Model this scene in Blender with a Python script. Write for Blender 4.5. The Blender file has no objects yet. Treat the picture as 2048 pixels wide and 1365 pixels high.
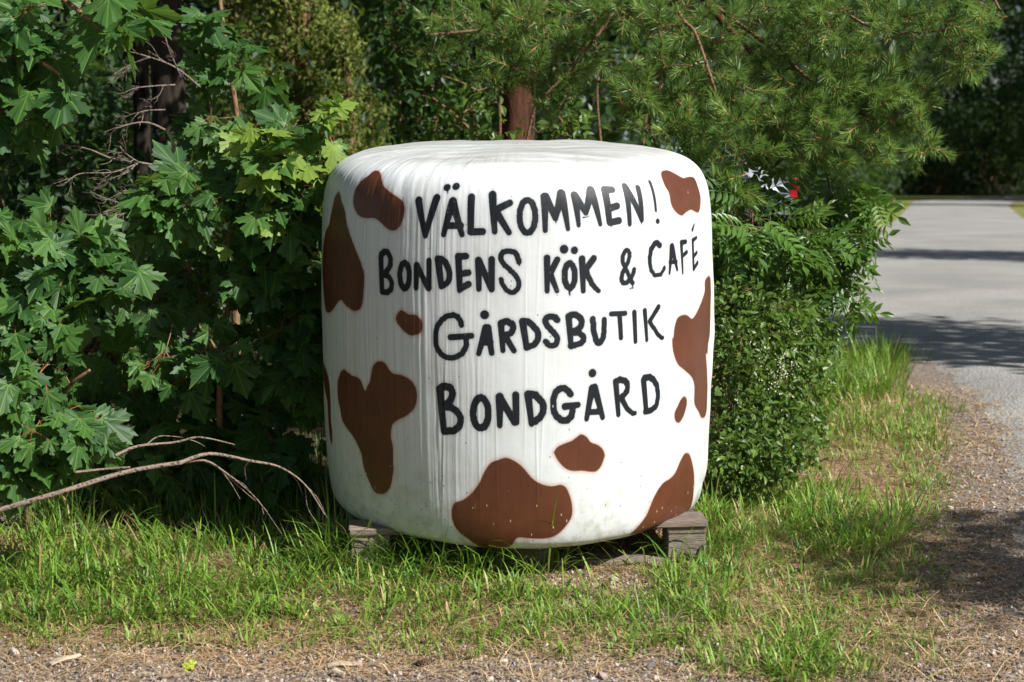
import bpy, math
import numpy as np
from mathutils import Vector, Matrix, Euler
from mathutils.geometry import delaunay_2d_cdt

# ------------------------------------------------------------------ camera, light, exposure
sc = bpy.context.scene
C = sc.collection
R = math.radians
F = 3700.0                      # focal length in pixels of the 2048-wide frame
HOR = 345.0                     # row of the horizon
CAMZ = 1.0736
PITCH = math.atan((682.5 - HOR) / F)
TILT = math.atan((682.5 - 60) / F) - PITCH      # slope of the bank the bale stands on
CAM = np.array([0.0, 0.0, CAMZ])

cd = bpy.data.cameras.new('camera'); cam = bpy.data.objects.new('camera', cd); C.objects.link(cam)
cam.location = CAM; cam.rotation_euler = (R(90) - PITCH, 0, 0)
cd.sensor_width = 36; cd.lens = F * 36 / 2048; cd.clip_end = 2000; cd.clip_start = 0.05
cd.dof.use_dof = True; cd.dof.focus_distance = 5.75; cd.dof.aperture_fstop = 5.2
sc.camera = cam

SUN_AZ, SUN_EL = R(57), R(41)   # azimuth measured from the direction towards the camera, to the right
SUN = np.array([math.sin(SUN_AZ) * math.cos(SUN_EL), -math.cos(SUN_AZ) * math.cos(SUN_EL), math.sin(SUN_EL)])
ld = bpy.data.lights.new('sun', 'SUN'); ld.energy = 5.0; ld.angle = R(0.55); ld.color = (1.0, 0.97, 0.915)
sun = bpy.data.objects.new('sun', ld); C.objects.link(sun)
sun.rotation_euler = Vector(-SUN).to_track_quat('-Z', 'Y').to_euler(); sun.location = (20, -10, 20)
w = bpy.data.worlds.new('World'); sc.world = w; w.use_nodes = True
nt = w.node_tree
sky = nt.nodes.new('ShaderNodeTexSky'); sky.sky_type = 'NISHITA'; sky.sun_disc = False
sky.sun_elevation = SUN_EL; sky.sun_rotation = math.atan2(SUN[0], SUN[1])
bg = nt.nodes['Background']; bg.inputs[1].default_value = 0.05
nt.links.new(sky.outputs[0], bg.inputs[0])
vs = sc.view_settings; vs.view_transform = 'Standard'; vs.look = 'None'; vs.exposure = 0.78; vs.gamma = 1
sc.cycles.max_bounces = 8; sc.cycles.diffuse_bounces = 3; sc.cycles.glossy_bounces = 3; sc.cycles.transmission_bounces = 4
sc.cycles.use_denoising = True
try: sc.cycles.denoiser = 'OPENIMAGEDENOISE'
except Exception: pass
sc.cycles.sample_clamp_indirect = 6

rng = np.random.default_rng(11)
U = rng.uniform
# ------------------------------------------------------------------ maths helpers
def ss(a, b, x):
    t = np.clip((np.asarray(x, float) - a) / (b - a), 0, 1); return t * t * (3 - 2 * t)
def nrm(v):
    v = np.asarray(v, float); return v / (np.linalg.norm(v, axis=-1, keepdims=True) + 1e-9)
def hsh(i, j, s):
    i = i.astype(np.int64); j = j.astype(np.int64)
    h = (i * 374761393 + j * 668265263 + s * 1442695041) & 0xffffffff
    h = ((h ^ (h >> 13)) * 1274126177) & 0xffffffff
    return ((h ^ (h >> 16)) & 0xffff) / 65535.0
def vn(x, y, s=0):
    x = np.asarray(x, float); y = np.asarray(y, float)
    i, j = np.floor(x), np.floor(y); fx, fy = x - i, y - j
    fx = fx * fx * (3 - 2 * fx); fy = fy * fy * (3 - 2 * fy)
    a, b, c, d = hsh(i, j, s), hsh(i + 1, j, s), hsh(i, j + 1, s), hsh(i + 1, j + 1, s)
    return (a * (1 - fx) + b * fx) * (1 - fy) + (c * (1 - fx) + d * fx) * fy
def fbm(x, y, s=0, o=4):
    r = 0; a = 0.5; k = 1.0
    for q in range(o):
        r = r + a * vn(x * k, y * k, s + q); a *= 0.5; k *= 2.03
    return r / (1 - 0.5 ** o)
FWD = np.array([0, math.cos(PITCH), -math.sin(PITCH)]); UPV = np.array([0, math.sin(PITCH), math.cos(PITCH)])
def ray(px, py):
    return np.array([(px - 1024) / F, 0, 0]) + FWD + UPV * ((682.5 - py) / F)
def at(px, py, D):              # the place seen at (px, py), D metres ahead
    d = ray(px, py); return CAM + d * (D / d[1])
def project(P):
    q = P - CAM; z = q @ FWD
    return 1024 + F * q[..., 0] / z, 682.5 - F * (q @ UPV) / z
def ground(x, y):
    x = np.asarray(x, float); y = np.asarray(y, float)
    t = 6.6 - y
    z = -math.tan(TILT) * (t + np.sqrt(t * t + 0.3)) / 2
    bank = 1.5 * ss(11, 24, y) * ss(5.5, -1.5, x + 4.5 * ss(40, 26, y))
    z = z - 0.066 * ss(9, 7, y)
    near = ss(3.4, 4.2, y) * ss(10, 7.5, y) * ss(0.02, -0.28, x - 1.32 - 0.22 * (y - 4.6))
    bump = (fbm(x * 2.2, y * 2.2, 5) - 0.5) * 0.035 + (fbm(x * 11, y * 11, 9, 3) - 0.5) * 0.012
    return z + bank + bump * near
def gpts(px, py):               # points of the ground seen at (px, py)
    px = np.asarray(px, float); py = np.asarray(py, float)
    d = np.stack([(px - 1024) / F, np.zeros_like(px), np.zeros_like(px)], -1) + FWD + UPV * ((682.5 - py) / F)[..., None]
    t = np.full(px.shape, 4.0)
    for _ in range(60):
        p = CAM + d * t[..., None]; t = t + (p[..., 2] - ground(p[..., 0], p[..., 1])) / np.maximum(0.05, -d[..., 2] + 0.08)
    p = CAM + d * t[..., None]; p[..., 2] = ground(p[..., 0], p[..., 1]); return p
def gpt(px, py): return gpts(np.array([px]), np.array([py]))[0]
def N2W(p):                     # coordinates square to the sloping bank -> world
    p = np.asarray(p, float) - np.array([0, 0, 1.57]); c, s = math.cos(TILT), math.sin(TILT)
    out = np.empty_like(p); out[..., 0] = p[..., 0]
    out[..., 1] = p[..., 1] * c - p[..., 2] * s; out[..., 2] = p[..., 1] * s + p[..., 2] * c
    return out + CAM
def catmull(P, n=8, closed=False):
    P = np.asarray(P, float); m = len(P)
    if m < 3: return P
    out = []
    for i in range(m if closed else m - 1):
        if closed: a, b, c, d = P[(i - 1) % m], P[i], P[(i + 1) % m], P[(i + 2) % m]
        else: a, b, c, d = P[max(i - 1, 0)], P[i], P[i + 1], P[min(i + 2, m - 1)]
        t = (np.arange(n) / n)[:, None]
        out.append(0.5 * ((2 * b) + (-a + c) * t + (2 * a - 5 * b + 4 * c - d) * t ** 2 + (-a + 3 * b - 3 * c + d) * t ** 3))
    if not closed: out.append(P[-1:])
    return np.concatenate(out)

# ------------------------------------------------------------------ mesh collector
class Geo:
    def __init__(s): s.V = []; s.L = []; s.T = []; s.M = []; s.n = 0; s.A = {'tint': [], 'lco': []}
    def add(s, V, faces, mat=0, tint=0.5, lco=None):
        V = np.asarray(V, float).reshape(-1, 3); k = len(V)
        if isinstance(faces, np.ndarray):
            s.L.append((faces + s.n).ravel()); s.T.append(np.full(len(faces), faces.shape[1])); nf = len(faces)
        else:
            s.L.append(np.array([i + s.n for f in faces for i in f], int)); s.T.append(np.array([len(f) for f in faces])); nf = len(faces)
        s.M.append(np.full(nf, mat)); s.V.append(V); s.n += k
        s.A['tint'].append(np.broadcast_to(np.asarray(tint, float), (k,)))
        s.A['lco'].append(np.zeros((k, 3)) if lco is None else lco)
    def inst(s, T, faces, O, X, Y, Z, mat=0, tint=None):   # many copies of a small template
        T = np.asarray(T, float); m, n = len(O), len(T)
        if m == 0: return
        V = O[:, None] + T[None, :, 0, None] * X[:, None] + T[None, :, 1, None] * Y[:, None] + T[None, :, 2, None] * Z[:, None]
        tint = U(0, 1, m) if tint is None else tint
        by = {}
        for f in faces: by.setdefault(len(f), []).append(f)
        base = s.n
        first = True
        for kf, fl in by.items():
            fa = (np.array(fl)[None] + (np.arange(m) * n)[:, None, None]).reshape(-1, kf)
            if first:
                s.add(V.reshape(-1, 3), fa, mat, np.repeat(tint, n), np.tile(T, (m, 1))); first = False
            else:
                s.L.append((fa + base).ravel()); s.T.append(np.full(len(fa), kf)); s.M.append(np.full(len(fa), mat))
    def tube(s, P, r, k=6, mat=0, tint=0.5, cap=True):
        P = np.asarray(P, float); m = len(P); r = np.broadcast_to(np.asarray(r, float), (m,))
        t = nrm(np.gradient(P, axis=0)); up = np.array([0.31, 0.2, 0.93]) if abs(t[:, 2]).mean() < 0.8 else np.array([1.0, 0.1, 0])
        a = nrm(np.cross(t, up)); b = np.cross(t, a)
        th = np.arange(k) / k * 2 * math.pi
        V = P[:, None] + r[:, None, None] * (np.cos(th)[None, :, None] * a[:, None] + np.sin(th)[None, :, None] * b[:, None])
        i = np.arange(m - 1)[:, None] * k; j = np.arange(k)[None]; j2 = (j + 1) % k
        f = np.stack([i + j, i + j2, i + k + j2, i + k + j], -1).reshape(-1, 4)
        lco = np.zeros((m * k, 3)); ln = np.concatenate([[0], np.cumsum(np.linalg.norm(np.diff(P, axis=0), axis=1))])
        lco[:, 1] = np.repeat(ln, k); lco[:, 0] = np.tile(np.cos(th), m) * np.repeat(r, k); lco[:, 2] = np.tile(np.sin(th), m) * np.repeat(r, k)
        s.add(V.reshape(-1, 3), f, mat, tint, lco)
        if cap and k > 4:
            base = s.n - m * k
            s.L.append(np.arange(k)[::-1] + base); s.T.append(np.array([k])); s.M.append(np.array([mat]))
            s.L.append(np.arange(k) + base + (m - 1) * k); s.T.append(np.array([k])); s.M.append(np.array([mat]))
    def box(s, c, size, rot=0.0, mat=0, tint=0.5, bev=0.004, jit=0.0):
        hx, hy, hz = np.array(size) / 2; b = min(bev, hx * .4, hy * .4, hz * .4)
        V = []
        for sx in (-1, 1):
            for sy in (-1, 1):
                for sz in (-1, 1):
                    V += [(sx * hx, sy * (hy - b), sz * (hz - b)), (sx * (hx - b), sy * hy, sz * (hz - b)), (sx * (hx - b), sy * (hy - b), sz * hz)]
        V = np.array(V); V += U(-jit, jit, V.shape) if jit else 0
        id = lambda x, y, z, a: ((x * 2 + y) * 2 + z) * 3 + a
        fs = []
        for v in (0, 1):
            q = [id(v, 0, 0, 0), id(v, 1, 0, 0), id(v, 1, 1, 0), id(v, 0, 1, 0)]; fs.append(q if v else q[::-1])
            q = [id(0, v, 0, 1), id(0, v, 1, 1), id(1, v, 1, 1), id(1, v, 0, 1)]; fs.append(q if v else q[::-1])
            q = [id(0, 0, v, 2), id(1, 0, v, 2), id(1, 1, v, 2), id(0, 1, v, 2)]; fs.append(q if v else q[::-1])
        for p in (0, 1):
            for q in (0, 1):
                fs.append([id(0, p, q, 1), id(1, p, q, 1), id(1, p, q, 2), id(0, p, q, 2)])
                fs.append([id(p, 0, q, 0), id(p, 1, q, 0), id(p, 1, q, 2), id(p, 0, q, 2)])
                fs.append([id(p, q, 0, 0), id(p, q, 1, 0), id(p, q, 1, 1), id(p, q, 0, 1)])
        for x in (0, 1):
            for y in (0, 1):
                for z in (0, 1): fs.append([id(x, y, z, 0), id(x, y, z, 1), id(x, y, z, 2)])
        cs, sn = math.cos(rot), math.sin(rot)
        W = np.stack([V[:, 0] * cs - V[:, 1] * sn, V[:, 0] * sn + V[:, 1] * cs, V[:, 2]], 1) + np.array(c)
        lco = V + np.array(c) * 3.7
        if hy > hx: lco = lco[:, [1, 0, 2]]
        s.add(W, fs, mat, tint, lco); return len(W)
    def mesh(s, name, mats, smooth=False):
        V = np.concatenate(s.V); L = np.concatenate(s.L).astype(np.int32); T = np.concatenate(s.T).astype(np.int32)
        me = bpy.data.meshes.new(name)
        me.vertices.add(len(V)); me.vertices.foreach_set('co', V.astype(np.float32).ravel())
        me.loops.add(len(L)); me.loops.foreach_set('vertex_index', L)
        me.polygons.add(len(T)); st = np.concatenate([[0], np.cumsum(T)[:-1]]).astype(np.int32)
        me.polygons.foreach_set('loop_start', st)
        me.polygons.foreach_set('material_index', np.concatenate(s.M).astype(np.int32))
        me.polygons.foreach_set('use_smooth', np.full(len(T), bool(smooth)))
        a = me.attributes.new('tint', 'FLOAT', 'POINT'); a.data.foreach_set('value', np.concatenate(s.A['tint']).astype(np.float32))
        a = me.attributes.new('lco', 'FLOAT_VECTOR', 'POINT'); a.data.foreach_set('vector', np.concatenate(s.A['lco']).astype(np.float32).ravel())
        for m in mats: me.materials.append(m)
        me.update(calc_edges=True); me.validate()
        return me
    def obj(s, name, mats, parent=None, smooth=False):
        if not isinstance(mats, (list, tuple)): mats = [mats]
        o = bpy.data.objects.new(name, s.mesh(name, mats, smooth)); C.objects.link(o)
        if parent is not None:
            o.parent = parent; o.matrix_parent_inverse = Matrix.Translation(parent.location).inverted() if parent.rotation_euler == Euler((0, 0, 0)) else parent.matrix_basis.inverted()
        return o
def tag(o, label=None, cat=None, group=None, kind=None):
    if label: o['label'] = label
    if cat: o['category'] = cat
    if group: o['group'] = group
    if kind: o['kind'] = kind
    return o
def thing(name, loc, label, cat, group=None):
    o = bpy.data.objects.new(name, None); C.objects.link(o); o.location = Vector([float(v) for v in loc]); o.empty_display_size = 0.2
    return tag(o, label, cat, group)
def copy_tree(o, loc, rotz, scale, label, parent=None):
    c = o.copy(); C.objects.link(c)
    c.location = Vector([float(v) for v in loc]); c.rotation_euler = (0, 0, rotz); c.scale = (scale,) * 3
    if label: c['label'] = label
    for ch in o.children:
        k = ch.copy(); C.objects.link(k); k.parent = c; k.matrix_parent_inverse = Matrix.Identity(4)
    return c

# ------------------------------------------------------------------ materials
class NB:
    def __init__(s, name):
        s.m = bpy.data.materials.new(name); s.m.use_nodes = True; s.t = s.m.node_tree
        s.p = s.t.nodes['Principled BSDF']; s.out = s.t.nodes['Material Output']
    def n(s, typ, **kw):
        x = s.t.nodes.new('ShaderNode' + typ)
        for k, v in kw.items(): setattr(x, k, v)
        return x
    def ln(s, a, b): s.t.links.new(a, b)
    def val(s, sock, v):
        if hasattr(v, 'is_output'): s.ln(v, sock)
        elif isinstance(v, (tuple, list)) and len(v) == 3 and sock.type == 'RGBA': sock.default_value = (*v, 1)
        else: sock.default_value = v
    def M(s, op, a, b=0.0, c=0.0):
        x = s.n('Math', operation=op); s.val(x.inputs[0], a); s.val(x.inputs[1], b); s.val(x.inputs[2], c); return x.outputs[0]
    def mix(s, f, a, b, mode='MIX'):
        x = s.n('Mix', data_type='RGBA', blend_type=mode); s.val(x.inputs[0], f); s.val(x.inputs[6], a); s.val(x.inputs[7], b); return x.outputs[2]
    def step(s, x, a, b):       # smooth ramp 0..1 between a and b
        r = s.n('MapRange', interpolation_type='SMOOTHSTEP'); s.val(r.inputs[0], x); r.inputs[1].default_value = a; r.inputs[2].default_value = b
        return r.outputs[0]
    def attr(s, name): return s.n('Attribute', attribute_name=name)
    def noise(s, vec, scale, detail=4, rough=0.55, stretch=None):
        if stretch:
            mp = s.n('Mapping'); s.ln(vec, mp.inputs[0]); mp.inputs[3].default_value = stretch; vec = mp.outputs[0]
        x = s.n('TexNoise'); s.ln(vec, x.inputs['Vector']); x.inputs['Scale'].default_value = scale; x.inputs['Detail'].default_value = detail; x.inputs['Roughness'].default_value = rough
        return x.outputs[0]
    def voro(s, vec, scale, stretch=None, feat='F1'):
        if stretch:
            mp = s.n('Mapping'); s.ln(vec, mp.inputs[0]); mp.inputs[3].default_value = stretch; vec = mp.outputs[0]
        x = s.n('TexVoronoi', feature=feat); s.ln(vec, x.inputs['Vector']); x.inputs['Scale'].default_value = scale; return x
    def pos(s): return s.n('NewGeometry').outputs['Position']
    def bump(s, h, strength, dist=0.01, nrm=None):
        b = s.n('Bump'); s.ln(h, b.inputs['Height']); b.inputs['Strength'].default_value = strength; b.inputs['Distance'].default_value = dist
        if nrm: s.ln(nrm, b.inputs['Normal'])
        return b.outputs[0]
    def base(s, col, rough=0.6, normal=None, spec=None, **kw):
        s.val(s.p.inputs['Base Color'], col); s.val(s.p.inputs['Roughness'], rough)
        if normal: s.ln(normal, s.p.inputs['Normal'])
        if spec is not None: s.p.inputs['Specular IOR Level'].default_value = spec
        for k, v in kw.items(): s.val(s.p.inputs[k.replace('_', ' ')], v)
        return s.m
def leaf_mat(name, dark, light, trans=(0.25, 0.42, 0.05), tf=0.32, rough=0.42, veins=None, spec=0.4, young=None):
    b = NB(name); t = b.attr('tint').outputs['Fac']
    col = b.mix(t, dark, light)
    nz = b.noise(b.pos(), 9, 2)
    col = b.mix(b.step(nz, 0.35, 0.7), b.mix(0.25, col, (0.02, 0.03, 0.01)), col)
    if young: col = b.mix(b.step(t, 0.93, 0.97), col, young)  # paler leaf colour, which stands in for backlight on the maple
    if veins is not None:
        sep = b.n('SeparateXYZ'); b.ln(b.attr('lco').outputs['Vector'], sep.inputs[0])
        ax = b.M('ABSOLUTE', sep.outputs[0]); best = None
        for a in veins:
            d = b.M('ABSOLUTE', b.M('SUBTRACT', b.M('MULTIPLY', ax, math.cos(a)), b.M('MULTIPLY', sep.outputs[1], math.sin(a))))
            best = d if best is None else b.M('MINIMUM', best, d)
        v = b.M('SUBTRACT', 1.0, b.step(best, 0.004, 0.022))
        col = b.mix(b.M('MULTIPLY', v, 0.5), col, (light[0] * 2.0 + .03, light[1] * 1.7 + .04, light[2] * 1.5))
        nrmv = b.bump(b.step(best, 0.0, 0.12), 0.5, 0.004)
    else: nrmv = None
    b.base(col, rough, nrmv, spec)
    tr = b.n('BsdfTranslucent'); b.val(tr.inputs[0], b.mix(0.55, col, trans))
    mx = b.n('MixShader'); mx.inputs[0].default_value = tf
    b.ln(b.p.outputs[0], mx.inputs[1]); b.ln(tr.outputs[0], mx.inputs[2]); b.ln(mx.outputs[0], b.out.inputs[0])
    return b.m
def bark_mat(name, dark, light, scale=18, stretch=(1, 1, 0.25), strength=0.8):
    b = NB(name); p = b.pos()
    h = b.noise(p, scale, 6, 0.65, stretch)
    v = b.voro(p, scale * 1.3, stretch).outputs[0]
    hh = b.M('MULTIPLY', h, b.step(v, 0.0, 0.5))
    col = b.mix(b.step(hh, 0.15, 0.6), dark, light)
    return b.base(col, 0.9, b.bump(hh, strength, 0.02), 0.2)

M_maple = leaf_mat('maple_leaf', (0.020, 0.070, 0.018), (0.075, 0.170, 0.034), veins=(0, 0.66, 1.42), tf=0.32, rough=0.5, spec=0.3, young=(0.16, 0.24, 0.04))
M_petiole = NB('petiole').base((0.26, 0.06, 0.03), 0.5)
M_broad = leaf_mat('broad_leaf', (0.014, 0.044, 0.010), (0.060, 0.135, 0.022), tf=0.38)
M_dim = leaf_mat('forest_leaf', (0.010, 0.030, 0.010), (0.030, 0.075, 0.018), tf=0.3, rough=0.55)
M_ash = leaf_mat('ash_leaf', (0.045, 0.110, 0.020), (0.115, 0.225, 0.034), tf=0.33, rough=0.38, young=(0.13, 0.21, 0.045))
M_hedge = leaf_mat('small_leaf', (0.050, 0.105, 0.018), (0.145, 0.23, 0.036), tf=0.33)
M_juniper = leaf_mat('juniper_sprig', (0.080, 0.115, 0.018), (0.24, 0.27, 0.05), tf=0.3, rough=0.6)
M_needle = leaf_mat('pine_needle', (0.048, 0.125, 0.030), (0.25, 0.375, 0.078), trans=(0.3, 0.5, 0.09), tf=0.3, rough=0.4, spec=0.5)
M_bud = NB('pine_bud').base((0.36, 0.14, 0.04), 0.7)
M_twig = bark_mat('twig_bark', (0.06, 0.035, 0.02), (0.20, 0.12, 0.07), 60, (1, 1, 1), 0.4)
M_stem = bark_mat('sapling_bark', (0.10, 0.055, 0.03), (0.24, 0.145, 0.08), 50, (1, 1, 0.5), 0.4)
M_dead = bark_mat('dead_wood', (0.085, 0.062, 0.048), (0.24, 0.185, 0.145), 60, (1, 1, 1), 0.5)
M_deadgrey = bark_mat('dead_twig', (0.07, 0.055, 0.045), (0.19, 0.15, 0.125), 60, (1, 1, 1), 0.4)
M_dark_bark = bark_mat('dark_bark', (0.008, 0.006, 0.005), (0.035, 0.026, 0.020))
M_pine_bark = bark_mat('pine_bark', (0.018, 0.008, 0.005), (0.095, 0.038, 0.02), 14)
M_flower = NB('tiny_flowers').base((0.42, 0.43, 0.27), 0.7)
M_seed = leaf_mat('ash_seeds', (0.12, 0.19, 0.05), (0.20, 0.28, 0.08), tf=0.35)

# grass: green blades that turn straw coloured at the base and, some of them, altogether
def grass_mat():
    b = NB('grass_blade'); t = b.attr('tint').outputs['Fac']
    sep = b.n('SeparateXYZ'); b.ln(b.attr('lco').outputs['Vector'], sep.inputs[0])
    g = b.mix(b.step(t, 0.0, 0.80), (0.045, 0.145, 0.022), (0.215, 0.345, 0.045))
    dry = b.mix(b.step(t, 0.86, 1.0), (0.30, 0.20, 0.085), (0.46, 0.34, 0.16))
    col = b.mix(b.step(t, 0.80, 0.85), g, dry)
    col = b.mix(b.step(sep.outputs[1], 0.28, 0.0), col, (0.24, 0.19, 0.06))
    b.base(col, 0.45, None, 0.35)
    tr = b.n('BsdfTranslucent'); b.val(tr.inputs[0], b.mix(0.4, col, (0.30, 0.42, 0.05)))
    mx = b.n('MixShader'); mx.inputs[0].default_value = 0.3
    b.ln(b.p.outputs[0], mx.inputs[1]); b.ln(tr.outputs[0], mx.inputs[2]); b.ln(mx.outputs[0], b.out.inputs[0]); return b.m
M_grass = grass_mat()
b = NB('litter'); t = b.attr('tint').outputs['Fac']
M_litter = b.base(b.mix(t, (0.15, 0.08, 0.04), (0.66, 0.48, 0.26)), 0.8)
b = NB('pebbles'); t = b.attr('tint').outputs['Fac']
pc = b.n('ValToRGB'); b.ln(t, pc.inputs[0]); e = pc.color_ramp.elements
e[0].color = (0.07, 0.065, 0.065, 1); e[1].color = (0.50, 0.46, 0.42, 1)
q = e.new(0.5); q.color = (0.24, 0.21, 0.19, 1); q = e.new(0.75); q.color = (0.34, 0.25, 0.20, 1)
M_pebble = b.base(pc.outputs[0], 0.8)

def ground_mat():
    b = NB('ground_soil'); p = b.pos(); a = b.attr('cover').outputs['Vector']
    sep = b.n('SeparateXYZ'); b.ln(a, sep.inputs[0])   # x lawn, y gravel, z forest floor
    n1 = b.noise(p, 3.5, 5); n2 = b.noise(p, 26, 5, 0.7); n3 = b.noise(p, 120, 3, 0.7)
    vo = b.voro(p, 75); vc = b.n('SeparateColor'); b.ln(vo.outputs['Color'], vc.inputs[0])
    soil = b.mix(b.step(n2, 0.38, 0.62), (0.105, 0.060, 0.036), (0.33, 0.205, 0.118))
    soil = b.mix(b.M('MULTIPLY', b.step(n3, 0.55, 0.75), 0.7), soil, (0.50, 0.37, 0.22))
    soil = b.mix(b.M('MULTIPLY', b.step(vc.outputs[0], 0.78, 0.9), b.step(vo.outputs[0], 0.5, 0.3)), soil, (0.30, 0.275, 0.26))
    grav = b.mix(vc.outputs[1], (0.13, 0.12, 0.115), (0.40, 0.37, 0.345))
    grav = b.mix(b.step(vo.outputs[0], 0.35, 0.65), grav, (0.15, 0.12, 0.10))
    gm = b.step(b.M('ADD', sep.outputs[1], b.M('MULTIPLY', b.M('SUBTRACT', n2, 0.5), 1.3)), 0.35, 0.75)
    lawn = b.mix(b.step(n2, 0.3, 0.7), (0.085, 0.120, 0.022), (0.20, 0.24, 0.048))
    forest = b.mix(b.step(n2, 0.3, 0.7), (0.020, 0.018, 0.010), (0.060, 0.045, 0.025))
    col = b.mix(gm, soil, grav)
    col = b.mix(b.step(sep.outputs[0], 0.4, 0.6), col, lawn)
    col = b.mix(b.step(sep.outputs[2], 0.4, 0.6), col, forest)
    h = b.M('ADD', b.M('MULTIPLY', n2, 0.6), b.M('ADD', b.M('MULTIPLY', n3, 0.3), b.M('MULTIPLY', b.step(vo.outputs[0], 0.6, 0.1), 0.35)))
    return b.base(col, 0.95, b.bump(h, 0.9, 0.012), 0.15)
M_ground = ground_mat()
def road_mat():
    b = NB('road_gravel'); p = b.pos()
    n1 = b.noise(p, 0.8, 5); n2 = b.noise(p, 40, 4, 0.7); vo = b.voro(p, 60); vc = b.n('SeparateColor'); b.ln(vo.outputs['Color'], vc.inputs[0])
    col = b.mix(b.step(n1, 0.3, 0.7), (0.24, 0.235, 0.225), (0.35, 0.335, 0.31))
    col = b.mix(b.M('MULTIPLY', vc.outputs[0], 0.5), col, (0.16, 0.155, 0.15))
    edge = b.attr('edge').outputs['Fac']
    n4 = b.noise(p, 7, 5, 0.7)
    dirt = b.step(b.M('ADD', edge, b.M('MULTIPLY', b.M('SUBTRACT', n4, 0.5), 1.6)), 0.45, 0.85)
    col = b.mix(dirt, col, b.mix(b.step(n2, 0.4, 0.6), (0.10, 0.070, 0.052), (0.26, 0.19, 0.14)))
    return b.base(col, 0.9, b.bump(b.M('ADD', n2, b.step(vo.outputs[0], 0.6, 0.1)), 0.6, 0.008), 0.2)
M_road = road_mat()
def wood_mat(name, dark, light):
    b = NB(name); l = b.attr('lco').outputs['Vector']
    g = b.noise(l, 22, 6, 0.65, (1.2, 14, 14)); g2 = b.noise(l, 6, 3, 0.6); t = b.attr('tint').outputs['Fac']
    col = b.mix(b.step(g, 0.3, 0.68), dark, light)
    col = b.mix(b.M('MULTIPLY', t, 0.35), col, (0.22, 0.115, 0.07))
    col = b.mix(b.M('MULTIPLY', b.step(g2, 0.5, 0.7), 0.4), col, (0.09, 0.075, 0.065))
    return b.base(col, 0.85, b.bump(g, 0.7, 0.006), 0.2)
M_pallet = wood_mat('pallet_wood', (0.10, 0.085, 0.07), (0.30, 0.255, 0.21))
M_chip = wood_mat('wood_chip', (0.42, 0.32, 0.22), (0.68, 0.56, 0.42))

# ------------------------------------------------------------------ ground and road
def lin(*seg):
    out = []
    for a, b_, n in seg: out.append(np.linspace(a, b_, n, endpoint=False))
    return np.concatenate(out + [[seg[-1][1]]])
xs = lin((-260, -60, 8), (-60, -12, 24), (-12, -2.2, 40), (-2.2, 3.2, 300), (3.2, 14, 60), (14, 60, 30), (60, 260, 8))
ys = lin((-60, -4, 12), (-4, 3.6, 20), (3.6, 7.6, 230), (7.6, 14, 120), (14, 50, 90), (50, 140, 40), (140, 420, 14))
X, Y = np.meshgrid(xs, ys); Z = ground(X, Y)
road_pts = [(-0.55, 3.0), (0.9, 3.95), (1.32, 4.6), (1.62, 5.6), (1.98, 7.2), (2.28, 9.3), (2.33, 10.6), (2.0, 11.5), (0.9, 12.3), (-1.5, 13.2), (-4.0, 13.6),
            (-4.5, 24.5), (0, 27.5), (4.2, 29.6), (5.9, 31.5), (7.0, 35.5), (8.7, 42), (12.2, 57), (15.6, 71), (19.5, 79), (28, 86), (50, 94), (80, 98),
            (80, 93), (52, 89), (31, 81), (23, 74), (18.2, 67), (12.6, 46), (9.8, 33), (8.2, 24), (7.2, 14), (6.8, 6), (6.6, 0), (6.5, -8), (2.2, -8), (-0.3, 0)]
road_poly = catmull(road_pts, 14, True)
def poly_sdf(P, poly):           # signed distance, negative inside
    d = np.full(len(P), 1e9); ins = np.zeros(len(P), bool)
    A = poly; B = np.roll(poly, -1, 0)
    for a, c in zip(A, B):
        e = c - a; L2 = e @ e + 1e-12
        t = np.clip(((P - a) @ e) / L2, 0, 1); q = P - a - t[:, None] * e
        d = np.minimum(d, np.hypot(q[:, 0], q[:, 1]))
        cond = (a[1] > P[:, 1]) != (c[1] > P[:, 1])
        if cond.any():
            xi = a[0] + (P[:, 1] - a[1]) * (e[0] / (e[1] if abs(e[1]) > 1e-12 else 1e-12)); ins ^= cond & (P[:, 0] < xi)
    return np.where(ins, -d, d)
PG = np.stack([X.ravel(), Y.ravel()], 1)
rs = poly_sdf(PG, road_poly)
lawn = ((Y > 24) & (X > -6) & (X < 60) & (Y < 85)).ravel().astype(float)
verge = ss(0.9, 0.05, rs) * (PG[:, 1] < 14)
front = ss(5.02, 4.72, PG[:, 1] - 0.10 * np.sin(PG[:, 0] * 3)) * ss(1.6, 1.2, PG[:, 0])
patch = np.exp(-(((PG[:, 0] - 0.25) / 0.30) ** 2 + ((PG[:, 1] - 5.20) / 0.13) ** 2)) + np.exp(-(((PG[:, 0] - 0.55) / 0.12) ** 2 + ((PG[:, 1] - 4.95) / 0.2) ** 2))
grav = np.clip(np.maximum.reduce([verge * 0.62, front * 0.58, patch * 0.8]), 0, 1)
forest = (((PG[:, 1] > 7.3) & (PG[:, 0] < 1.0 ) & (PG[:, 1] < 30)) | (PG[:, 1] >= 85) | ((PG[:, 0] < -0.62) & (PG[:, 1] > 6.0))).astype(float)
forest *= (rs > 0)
Z = Z.ravel() - 0.03 * ss(-0.32, -0.6, rs)
g = Geo(); ny, nx = X.shape
i = np.arange(ny - 1)[:, None] * nx + np.arange(nx - 1)[None]
g.add(np.stack([X.ravel(), Y.ravel(), Z], 1), np.stack([i, i + 1, i + nx + 1, i + nx], -1).reshape(-1, 4))
go = g.obj('ground', M_ground, smooth=True); tag(go, kind='structure')
a = go.data.attributes.new('cover', 'FLOAT_VECTOR', 'POINT')
a.data.foreach_set('vector', np.stack([lawn * (rs > 0), grav, forest], 1).astype(np.float32).ravel())

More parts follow.
